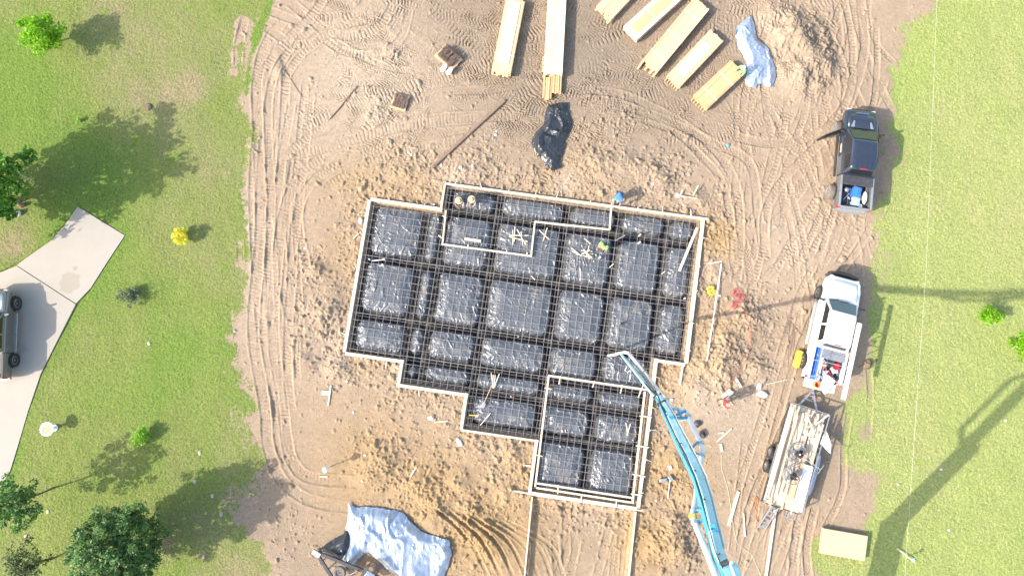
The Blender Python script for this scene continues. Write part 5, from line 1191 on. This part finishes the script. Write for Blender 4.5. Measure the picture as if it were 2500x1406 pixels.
section('boom_edge_strip', [(1617, 962, 10.95, 0.0172, 0.153), (1632, 986, 11.6, 0.0201, 0.173), (1673, 1064, 13.3, 0.0201, 0.204), (1704, 1122, 14.6, 0.0201, 0.214), (1723, 1164, 15.4, 0.0201, 0.219), (1739, 1220, 16.5, 0.0201, 0.224), (1752, 1278, 17.6, 0.0201, 0.224), (1768, 1338, 18.6, 0.0201, 0.224)], 'pipe')  # whitish strip, a light edge highlight painted along the boom
part('hydraulic_line', MB().tube([K(*q) for q in ((1612, 986, 11.75), (1640, 1046, 13.15), (1676, 1112, 14.6), (1700, 1170, 15.75), (1716, 1224, 16.85), (1730, 1284, 17.95), (1746, 1344, 18.95), (1764, 1386, 19.5))], .018, 6), 'trim', bmx)
part('hydraulic_line', MB().tube([K(*q) for q in ((1560, 920, 7.9), (1590, 952, 10.2), (1606, 966, 11.2), (1616, 990, 11.9), (1626, 1006, 12.3))], .03, 6), 'trim', bmx)
for q in ((1628, 1012, 12.35), (1662, 1082, 13.9), (1697, 1148, 15.3), (1720, 1218, 16.75), (1738, 1290, 18.05), (1756, 1352, 19.1)):
    part('hose_clip', MB().box(K(*q), (.07, .04, .04), .5), 'darkgrey', bmx)
pl_ = MB()
for q in ((1641, 1022, 12.5), (1743, 1290, 18.05)): pl_.box(K(*q), (.16, .30, .03), .45)
part('access_plate', pl_, 'boomdark', bmx)
for q in ((1604, 967, 10.9), (1614, 984, 11.5), (1768, 1374, 19.4)):
    part('joint_pin', MB().tube([K(q[0] - 9, q[1] + 5, q[2] - .05), K(q[0] + 10, q[1] - 5, q[2] - .05)], .08, 12), 'darkgrey', bmx)
part('cylinder', MB().tube([K(1600, 955, 10.6), K(1562, 908, 7.9)], .05, 8), 'chrome', bmx)
c_ = K(1513, 862, 3.85)
part('end_hose', MB().tube([K(1524, 860, 4.1), K(1516, 861, 4.15), K(1508, 863, 3.9), K(1504, 865, 3.2), Vector(K(1504, 866, 3.0)) - Vector((0, 0, 1.2)), Vector(K(1504, 866, 3.0)) - Vector((.1, .05, 2.2))], .075, 10), 'concrete', bmx)
part('cable', MB().tube([K(1530, 895, 6.2), K(1526, 904, 5.9), K(1532, 910, 5.7), K(1538, 904, 6.1)], .02, 5), 'white', bmx)

# ---------------------------------------------------------------- people
def skinned(name, nodes, edges, root, sub=2):
    me = bpy.data.meshes.new('tmp'); keys = list(nodes); me.from_pydata([nodes[k][0] for k in keys], [(keys.index(a), keys.index(b)) for a, b in edges], [])
    o = bpy.data.objects.new('tmp', me); COL.objects.link(o)
    sm = o.modifiers.new('s', 'SKIN'); sm.use_smooth_shade = True
    if not me.skin_vertices: return None
    for k, d in zip(keys, me.skin_vertices[0].data):
        r_ = nodes[k][1]; d.radius = (r_, r_) if not isinstance(r_, tuple) else r_; d.use_root = k == root
    ss = o.modifiers.new('u', 'SUBSURF'); ss.levels = sub; ss.render_levels = sub
    bpy.context.view_layer.update(); dg = bpy.context.evaluated_depsgraph_get()
    m2 = bpy.data.meshes.new_from_object(o.evaluated_get(dg)); bpy.data.objects.remove(o); m2.name = name
    return m2
def pose(kind):
    if kind == 'stand': C_ = dict(pel=(0, 0, .95), wa=(0, 0, 1.1), ch=(.01, 0, 1.33), ne=(.01, 0, 1.49), hd=(.04, 0, 1.62), top=(.03, 0, 1.70), sh=(0, .19, 1.42), el=(.02, .25, 1.14), wr=(.16, .24, .93), hip=(0, .10, .90), kn=(.03, .11, .50), an=(-.02, .12, .09), to=(.16, .15, .045))
    elif kind == 'bend': C_ = dict(pel=(-.16, 0, .90), wa=(0, 0, 1.02), ch=(.24, 0, 1.12), ne=(.40, 0, 1.16), hd=(.52, 0, 1.12), top=(.58, 0, 1.14), sh=(.30, .19, 1.13), el=(.36, .24, .82), wr=(.50, .17, .58), hip=(-.14, .10, .86), kn=(.02, .12, .49), an=(-.04, .13, .09), to=(.14, .15, .045))
    elif kind == 'sit': C_ = dict(pel=(-.12, 0, .36), wa=(-.04, 0, .50), ch=(.08, 0, .70), ne=(.14, 0, .86), hd=(.20, 0, .98), top=(.19, 0, 1.06), sh=(.09, .19, .80), el=(.24, .26, .56), wr=(.42, .16, .42), hip=(-.10, .11, .34), kn=(.30, .20, .46), an=(.05, .17, .09), to=(.22, .2, .045))
    n = {}
    for k, v in C_.items():
        if k in ('pel', 'wa', 'ch', 'ne', 'hd', 'top'): n[k] = v
        else: n[k + 'L'] = v; n[k + 'R'] = (v[0], -v[1], v[2])
    return n
def person(label, head, hz, rz, kind, shirt, trousers, hat=None, hairy=True, group=None):
    n = pose(kind); p = P(head[0], head[1], hz); hv = Matrix.Rotation(rz, 3, 'Z') @ Vector(n['top'])
    base = Vector((p.x - hv.x, p.y - hv.y, hz - n['top'][2]))
    t_ = thing('person', label, 'person', base, rz, group)
    rad = dict(pel=.125, wa=.115, ch=.135, ne=.055, hd=.088, top=.085)
    rs = dict(sh=.062, el=.045, wr=.032, hip=.09, kn=.062, an=.043, to=.04)
    nd = {k: (v, rad.get(k, rs.get(k[:-1], .05))) for k, v in n.items()}
    ed = [('pel', 'wa'), ('wa', 'ch'), ('ch', 'ne'), ('ne', 'hd'), ('hd', 'top')]
    for s in 'LR': ed += [('ch', 'sh' + s), ('sh' + s, 'el' + s), ('el' + s, 'wr' + s), ('pel', 'hip' + s), ('hip' + s, 'kn' + s), ('kn' + s, 'an' + s), ('an' + s, 'to' + s)]
    for s, sg in (('L', 1), ('R', -1)):
        w_, e_ = Vector(n['wr' + s]), Vector(n['el' + s]); d = (w_ - e_).normalized(); q = d.cross(Vector((0, sg, 0.2))).normalized(); l_ = q.cross(d)
        pm = w_ + d * .06; nd['pm' + s] = (tuple(pm), (.036, .02)); ed.append(('wr' + s, 'pm' + s))
        for f_ in range(5):
            if f_ == 4: a = w_ + d * .035 + q * .035; b = a + d * .04 + q * .03
            else: a = pm + d * .035 + q * (f_ - 1.5) * .019; b = a + d * (.06 - .008 * abs(f_ - 1.2)) - l_ * .02
            nd[f'a{f_}{s}'] = (tuple(a), .0095); nd[f'b{f_}{s}'] = (tuple(b), .0085)
            ed += [('pm' + s if f_ < 4 else 'wr' + s, f'a{f_}{s}'), (f'a{f_}{s}', f'b{f_}{s}')]
    body = skinned('body', nd, ed, 'pel', 1)
    mb = MB()
    fw_ = (Vector(n['hd']) - Vector(n['ne'])); up = (Vector(n['top']) - Vector(n['ne'])).normalized(); fx = (Vector((1, 0, 0)) - up * up.x).normalized() if kind != 'bend' else Vector((.3, 0, -.95))
    hc = Vector(n['hd']); sd_ = Vector((0, 1, 0))
    if body is not None:
        body.materials.clear(); body.materials.append(M['skin']); bo = part('body', body, None, t_)
    fc = MB(); fc.lathe([(.016, -.02), (.012, .01), (.004, .025)], hc + fx * .085, 8)
    for s in (-1, 1): fc.lathe([(.02, -.03), (.022, 0), (.016, .03)], hc + sd_ * s * .088, 8)
    part('ears_and_nose', fc, 'skin', t_)
    ey = MB()
    for s in (-1, 1): ey.lathe([(.004, -.01), (.012, 0), (.004, .01)], hc + fx * .08 + sd_ * s * .034 + up * .02, 8)
    part('eyes', ey, 'trim', t_)
    tp = ['pel', 'wa', 'ch', 'ne', 'shL', 'shR', 'elL', 'elR']
    sr = dict(pel=.15, wa=.14, ch=.17, ne=.085, shL=.09, shR=.088, elL=.062, elR=.062)
    sh = skinned('shirt', {k: (n[k], sr[k]) for k in tp}, [e for e in ed if e[0] in tp and e[1] in tp], 'pel', 2)
    if sh: sh.materials.clear(); sh.materials.append(M[shirt]); part('shirt', sh, None, t_)
    lp = ['pel', 'hipL', 'hipR', 'knL', 'knR', 'anL', 'anR']; lr = dict(pel=.142, hip=.112, kn=.082, an=.064)
    pa = skinned('trousers', {k: (n[k], lr[k if k == 'pel' else k[:-1]]) for k in lp}, [e for e in ed if e[0] in lp and e[1] in lp], 'pel', 2)
    if pa: pa.materials.clear(); pa.materials.append(M[trousers]); part('trousers', pa, None, t_)
    for s in 'LR':
        b_ = skinned('boot', {'a': (n['an' + s], .062), 'b': (n['to' + s], .048)}, [('a', 'b')], 'a', 2)
        if b_: b_.materials.clear(); b_.materials.append(M['boots']); part('boot', b_, None, t_)
    tpv = Vector(n['top'])
    if hairy:
        hr = MB(); hr.lathe([(.1, -.06), (.108, 0), (.09, .05), (.05, .085), (.005, .095)], tpv - up * .0, 16, Vector((0, 0, 1)).rotation_difference(up).to_matrix().to_4x4()); part('hair', hr, 'hair', t_)
    if hat:
        m_, r_ = hat; mt = Vector((0, 0, 1)).rotation_difference(up if kind != 'bend' else Vector((.6, 0, .8)).normalized()).to_matrix().to_4x4()
        ht = MB(); ht.lathe([(r_, .0), (r_, .012), (r_ * .75, .02), (.115, .03), (.108, .10), (.085, .135), (.04, .135), (.005, .12)], tpv - up * .01, 26, mt); part('hat', ht, m_, t_)
    return t_
person('brown shirted worker in a straw hat, left of the two crouching on the rebar', (1120, 490), 1.10, R(-75), 'sit', 'shirtbrown', 'jeans', ('straw', .215), False)
person('grey shirted worker in a straw hat, right of the two crouching on the rebar', (1151, 487), 1.14, R(-110), 'sit', 'shirtgrey', 'jeans', ('straw', .215), False)
person('worker in a blue shirt stooping over the top form board', (1507, 499), 1.14, R(-105), 'bend', 'shirtblue', 'jeans', None, True)
person('bareheaded worker in a lime shirt standing among the rebar', (1477, 597), 1.78, R(-120), 'stand', 'shirtgreen', 'tan', None, True)
person('worker in a red shirt and cap standing on the dirt near the boom', (1778, 988), 1.74, R(200), 'stand', 'shirtred', 'tan', ('tan', .11), False)
person('worker in a white hard hat crouching between the lumber and the silvery sheet', (1815, 166), 1.08, R(215), 'sit', 'shirtgreen', 'jeans', ('white', .15), False)

# ---------------------------------------------------------------- plumbing stubs and small things in the foundation
def stub(label, u, v, h, r, m='pvc', z0=.02, tilt=(0, 0), cat='pipe'):
    b = P(u, v, h); b.z = z0
    mb = MB().lathe([(r, 0), (r, h - .03), (r * 1.15, h - .03), (r * 1.15, h), (r * .8, h), (r * .8, h - .05), (.003, h - .05)], n=12)
    return single('pipe_stub', mb, m, label, cat, b)
stub('wide black drain pipe standing on the bare patch of a pad', 1519, 790, .35, .075, 'darkgrey')
stub('white standing pipe at the trench below the lime shirted worker', 1465, 628, .5, .055)
stub('beige standing pipe below the top right bays, upper of two', 1563, 573, .5, .05, 'concrete')
stub('beige standing pipe below the top right bays, lower of two', 1562, 591, .55, .05)
stub('small white pipe end at the left of the white pipe cluster by the left form', 901, 633, .35, .04)
stub('white pipe end at the right of the white pipe cluster by the left form', 937, 633, .45, .045)
stub('white capped pipe below the white pipe cluster by the left form', 933, 647, .4, .06)
stub('small white pipe end in the trench near the middle left of the foundation', 1078, 674, .3, .05, 'concrete')
stub('white pipe cap on the trench of the lower middle bays', 1265, 822, .3, .035); stub('white pipe cap on the pad right of the shovel', 1247, 968, .3, .035); stub('white pipe cap by a red tag above the lower middle pad', 1252, 965, .42, .03, 'red')
stub('tiny white cap at the right side trench beside the right form', 1673, 728, .3, .035)
board('white pipe lying across the trench in the cluster by the left form', (908, 637), (936, 634), .25, .05, .05, 'pvc', 'pipe', 'pipe')
pt = mat('bare soil patch', (.36, .26, .18), .95, var=.2)
sp0, sp1 = P(1201, 940, .25), P(1181, 985, .22)
sv = thing('shovel', 'shovel lying on the rebar with its blade towards the lower pads', 'shovel', (sp0 + sp1) / 2)
part('handle', MB().tube([sp0 - sv.location, sp1 - sv.location], .02, 6), 'pine_red', sv)
d_ = (sp1 - sp0).normalized(); part('blade', MB().beam(sp1 - sv.location - d_ * .05, sp1 - sv.location + d_ * .25, .22, .02), 'steel', sv)
board('yellow tipped level lying across the left edge of the lower pad', (1145, 1013), (1167, 1014), .25, .05, .05, 'yellow', 'level', 'level')
# ---------------------------------------------------------------- small things on the soil
def gp(u, v, r=.1, up=0): p = P(u, v); p.z = gz(p.x, p.y, r) + up; return p
def tangle(name, label, cat, cpts, r, m, loops, lr, seed, tail=()):
    rnd = random.Random(seed); c_ = gp(*cpts[0], .2); pts = []
    for cu, cv in cpts:
        q = gp(cu, cv, .2) - c_
        for k in range(loops * 9):
            a = k * .698; rr_ = lr * rnd.uniform(.45, 1.15); pts.append(q + Vector((rr_ * math.cos(a) + rnd.gauss(0, .05), rr_ * math.sin(a) * .7 + rnd.gauss(0, .05), .04 + rnd.uniform(0, .08))))
    for u, v in tail:
        q = gp(u, v, .15) - c_; pts.append(q + Vector((0, 0, .03)))
    sm = []
    for i in range(len(pts) - 1):
        for k in (0, .5): sm.append(pts[i].lerp(pts[i + 1], k))
    return single(name, MB().tube(sm + [pts[-1]], r, 5), m, label, cat, c_)
tangle('hose', 'yellow hose coil on the soil right of the foundation', 'hose', [(1733, 705), (1735, 716)], .013, 'yellowrope', 4, .24, 1, [(1735, 728), (1731, 735)])
tangle('hose', 'tangled red hose on the soil between the foundation and the white truck', 'hose', [(1798, 716), (1806, 728), (1796, 746)], .0095, 'redhose', 4, .3, 2, [(1812, 760), (1820, 774), (1826, 800), (1832, 838), (1818, 880), (1805, 905), (1787, 922), (1776, 945), (1770, 955)])
tangle('cord', 'orange cord lying beside the rear left corner of the trailer', 'cord', [(1845, 1222)], .015, 'orange', 1, .1, 3, [(1843, 1215), (1846, 1228), (1842, 1240), (1848, 1250), (1844, 1262), (1850, 1275)])
def line(name, label, cat, pts, r, m):
    c_ = gp(*pts[0]); q = []
    for p in spline(PP(pts), .4): q.append(Vector((p[0] - c_.x, p[1] - c_.y, gz(p[0], p[1], .1) - c_.z + r + .012)))
    return single(name, MB().tube(q, r, 5), m, label, cat, c_)
line('cord', 'thin pale green cord snaking over the dirt beside the boom to the bottom edge', 'cord', [(1761, 1110), (1762, 1145), (1776, 1190), (1785, 1250), (1791, 1290), (1800, 1325), (1825, 1345), (1838, 1360), (1858, 1406), (1866, 1430)], .011, 'greenline')
line('cable', 'thin dark rod lying on the dirt at upper left', 'rod', [(680, 135), (690, 165), (710, 195), (738, 238)], .016, 'rail')
line('branch', 'long dry root lying on the pale dirt at upper left', 'root', [(805, 292), (835, 258), (855, 232), (868, 218), (872, 210)], .03, 'bark')
lw = MB(); c_ = P(793, 1147, 1.25); c_.z = 0; c_ = Vector((c_.x, c_.y, gz(c_.x, c_.y, .2)))
wp_ = thing('marker_post', 'pale post with a wide white and blue head beside the lower left track', 'post', c_)
part('post', MB().tube([(0, 0, 0), (0, 0, 1.2)], .035, 8), 'pvc', wp_); part('head', MB().lathe([(.06, .95), (.15, 1.0), (.16, 1.2), (.12, 1.26), (.01, 1.28)], n=18), 'white', wp_); part('cap', MB().lathe([(.08, 1.27), (.08, 1.31), (.02, 1.32)], (.03, .02, 0), 12), 'lightblue', wp_)
pp0, pp1 = gp(1760, 645, .2, .05), gp(1722, 880, .2, .05)
single('pipe', MB().tube([(pp0 - pp1) / 2, (pp1 - pp0) / 2], .035, 8), 'pvc', 'long thin white pipe lying on the soil right of the foundation', 'pipe', (pp0 + pp1) / 2)
gboard('short white batten meeting the top of the long white pipe', (1730, 644), (1762, 638), .05, .05, 'white', 'batten', 'batten')
yb = MB(); a, b = gp(1952, 856), gp(1940, 896); c_ = (a + b) / 2; yb.beam(a - c_ + Vector((0, 0, .16)), b - c_ + Vector((0, 0, .16)), .34, .3)
yo = single('float_box', yb, 'yellow', 'yellow box leaning by the rear left wheel of the white truck', 'box', c_); bv = yo.modifiers.new('bevel', 'BEVEL'); bv.width = .03
rnd = random.Random(4)
for k, (a, b) in enumerate([((1934, 752), (1912, 822)), ((1930, 770), (1921, 850)), ((1926, 775), (1924, 895)), ((1937, 790), (1928, 870)), ((1940, 800), (1935, 880)), ((1921, 775), (1957, 820)), ((1944, 765), (1915, 800)), ((1918, 760), (1926, 800))]):
    q0, q1 = gp(*a, .2, .03), gp(*b, .2, .03); single('rebar_rod', MB().tube([(q0 - q1) / 2, (q1 - q0) / 2], .012, 5), 'rust', 'loose rusty rod among several lying left of the white truck', 'rod', (q0 + q1) / 2, 0, 'loose rods by the white truck')
def lump(name, label, cat, u, v, sx, sy, sz, m, seed, rz=0, group=None):
    r = np.random.default_rng(seed); bm = bmesh.new(); bmesh.ops.create_icosphere(bm, subdivisions=2, radius=1)
    for v_ in bm.verts:
        k = 1 + r.normal() * .10; v_.co = Vector((v_.co.x * sx * k, v_.co.y * sy * k, max(v_.co.z, -.45) * sz * k))
    me = bpy.data.meshes.new(name); bm.to_mesh(me); bm.free(); me.materials.append(M[m])
    o = single(name, me, None, label, cat, gp(u, v, .15, sz * .3), rz, group); return o
lump('bag', 'white torn bag, upper of two white lumps left of the trailer hitch', 'bag', 1853, 943, .22, .13, .18, 'white', 1, .9)
lump('bag', 'white slumped bag with a dark gap, lower of two lumps left of the trailer hitch', 'bag', 1860, 962, .30, .2, .2, 'white', 2, -.2)
lump('bag', 'black crumpled bag lying right of the boom pipe', 'bag', 1714, 1060, .16, .24, .2, 'trim', 3, .3)
lump('bag', 'grey tarp scrap lying left of the black bag under the boom pipe', 'tarp', 1702, 1034, .25, .2, .14, 'darkgrey', 4)
lump('rag', 'white plastic scrap on the soil at the lower step of the foundation', 'plastic scrap', 1052, 1020, .18, .12, .08, 'white', 5)
lump('rag', 'pale plastic scrap below the lower step of the foundation', 'plastic scrap', 1122, 1080, .14, .26, .08, 'white', 6, .5)
lump('rag', 'white plastic scrap just outside the upper left form', 'plastic scrap', 882, 540, .12, .2, .08, 'white', 7)
lump('ball', 'small teal ball alone on the dirt left of the black truck', 'ball', 1777, 356, .09, .09, .1, 'teal', 8)
lump('stone', 'whitish stone by the battens outside the upper right corner', 'stone', 1654, 478, .16, .14, .12, 'stone', 9)
lump('cup', 'tiny white cup lying on the tracks at upper left', 'cup', 685, 105, .09, .05, .06, 'white', 10)
for k, (u, v) in enumerate([(735, 1195), (886, 1172), (1212, 321), (1093, 409), (1078, 404), (1126, 413), (1154, 408), (1017, 468), (1005, 378), (863, 1006), (905, 1290), (1629, 934), (1703, 957), (1628, 1168), (747, 606), (998, 373), (1060, 500), (1240, 1420), (1668, 501), (1757, 722), (1771, 728), (1602, 1222), (1640, 975), (935, 755), (848, 930), (1210, 330), (893, 1110), (1592, 452), (1370, 470)]):
    s = random.uniform(.04, .09); lump('stone', 'loose whitish stone scattered on the worked soil', 'stone', u, v, s, s * random.uniform(.7, 1.1), s * .8, 'stone', 40 + k, random.random() * 3, 'white stones scattered on the soil')
tl = thing('tool', 'grey metal tool with a long shaft lying on the soil right of the garage bay', 'tool', gp(1634, 1165, .2, .06))
def T_(u, v, z=.05): return gp(u, v, .2, z) - tl.location
part('motor', MB().beam(T_(1609, 1172, .1), T_(1626, 1170, .1), .2, .16), 'steel', tl, bevel=.02); part('head', MB().beam(T_(1632, 1160, .1), T_(1640, 1172, .1), .2, .14), 'steel', tl, bevel=.02)
part('shaft', MB().tube([T_(1635, 1170, .08), T_(1630, 1216, .06)], .035, 8), 'steel', tl); part('plate', MB().box(T_(1634, 1140, .06), (.2, .24, .06), .3), 'concrete', tl)
# survey string and stake on the right lawn
sk = thing('survey_stake', 'survey stake with a crossed lath and blue top on the right lawn near the bottom', 'stake', gp(2213, 1358))
part('stake', MB().box((0, 0, .35), (.05, .05, .8)), 'form', sk); part('flag', MB().box((-.02, .02, .68), (.2, .14, .02), .4), 'lightblue', sk); part('lath', MB().beam((-.6, .5, .12), (.35, -.25, .16), .06, .02), 'form', sk)
sg = [P(2240, -40, .6), P(2210, 1360, .6), P(2208, 1440, .6)]
sg = [P(2290, -60, .7), P(2262, 640, .7), P(2212, 1358, .7), P(2208, 1440, .7)]; c_ = sg[2]
single('string_line', MB().tube([s_ - c_ for s_ in sg], .0035, 5), 'white', 'taut white string running down the right lawn to the survey stake', 'string', c_)
lump('root', 'brown root clump on the grass right of the trailer hitch', 'root', 2118, 888, .2, .3, .2, 'bark', 21); lump('stone', 'dark lump on the grass beside the root clump', 'stone', 2137, 880, .1, .08, .08, 'bark', 22)
gboard('thin stick poking left from the root clump', (2095, 896), (2118, 886), .03, .03, 'bark', 'stick', 'stick')
for u, v in ((2316, 1293), (2193, 1182), (2455, 1026), (2298, 1145)): lump('fungus', 'pale puffball on the right lawn', 'mushroom', u, v, .07, .08, .05, 'concrete', int(u), 0, 'pale spots on the right lawn')
for u, v in ((487, 1105), (497, 1358), (540, 1254), (118, 1248), (475, 1175), (364, 838), (518, 1210), (63, 1310)): lump('mole_mound', 'small pale bare mound of soil on the left lawn', 'mound', u, v, .10, .13, .03, 'soilpale', int(u), 0, 'pale mounds on the left lawn')
lump('mole_mound', 'brown soil mound on the upper left lawn', 'mound', 362, 262, .2, .25, .08, 'bark', 31)
# under the left tree
bn = thing('wire_bench', 'grey wire garden bench under the big tree at the left edge', 'bench', gp(62, 440)); bn.rotation_euler.z = R(-22)
st2 = MB()
for k in range(7): st2.tube([(-.6 + .2 * k, -.2, .45), (-.6 + .2 * k, .2, .45)], .012, 5)
for y_ in (-.2, .2): st2.tube([(-.62, y_, .45), (.62, y_, .45)], .016, 5)
part('seat', st2, 'steel', bn); bk2 = MB()
for z in (.6, .75, .9): bk2.tube([(-.6, .24, z), (.6, .24, z)], .012, 5)
for x_ in (-.6, -.2, .2, .6): bk2.tube([(x_, .22, .45), (x_, .26, .9)], .014, 5)
part('backrest', bk2, 'steel', bn)
for x_ in (-.55, .55):
    for y_ in (-.18, .2): part('leg', MB().tube([(x_, y_, 0), (x_, y_, .45)], .018, 6), 'steel', bn)
lump('garden_ornament', 'white rounded garden ornament at the foot of the big left tree', 'ornament', 45, 521, .20, .18, .3, 'white', 51)
lump('garden_ornament', 'rusty brown garden ornament behind the white one under the left tree', 'ornament', 55, 502, .2, .14, .28, 'rust', 52)
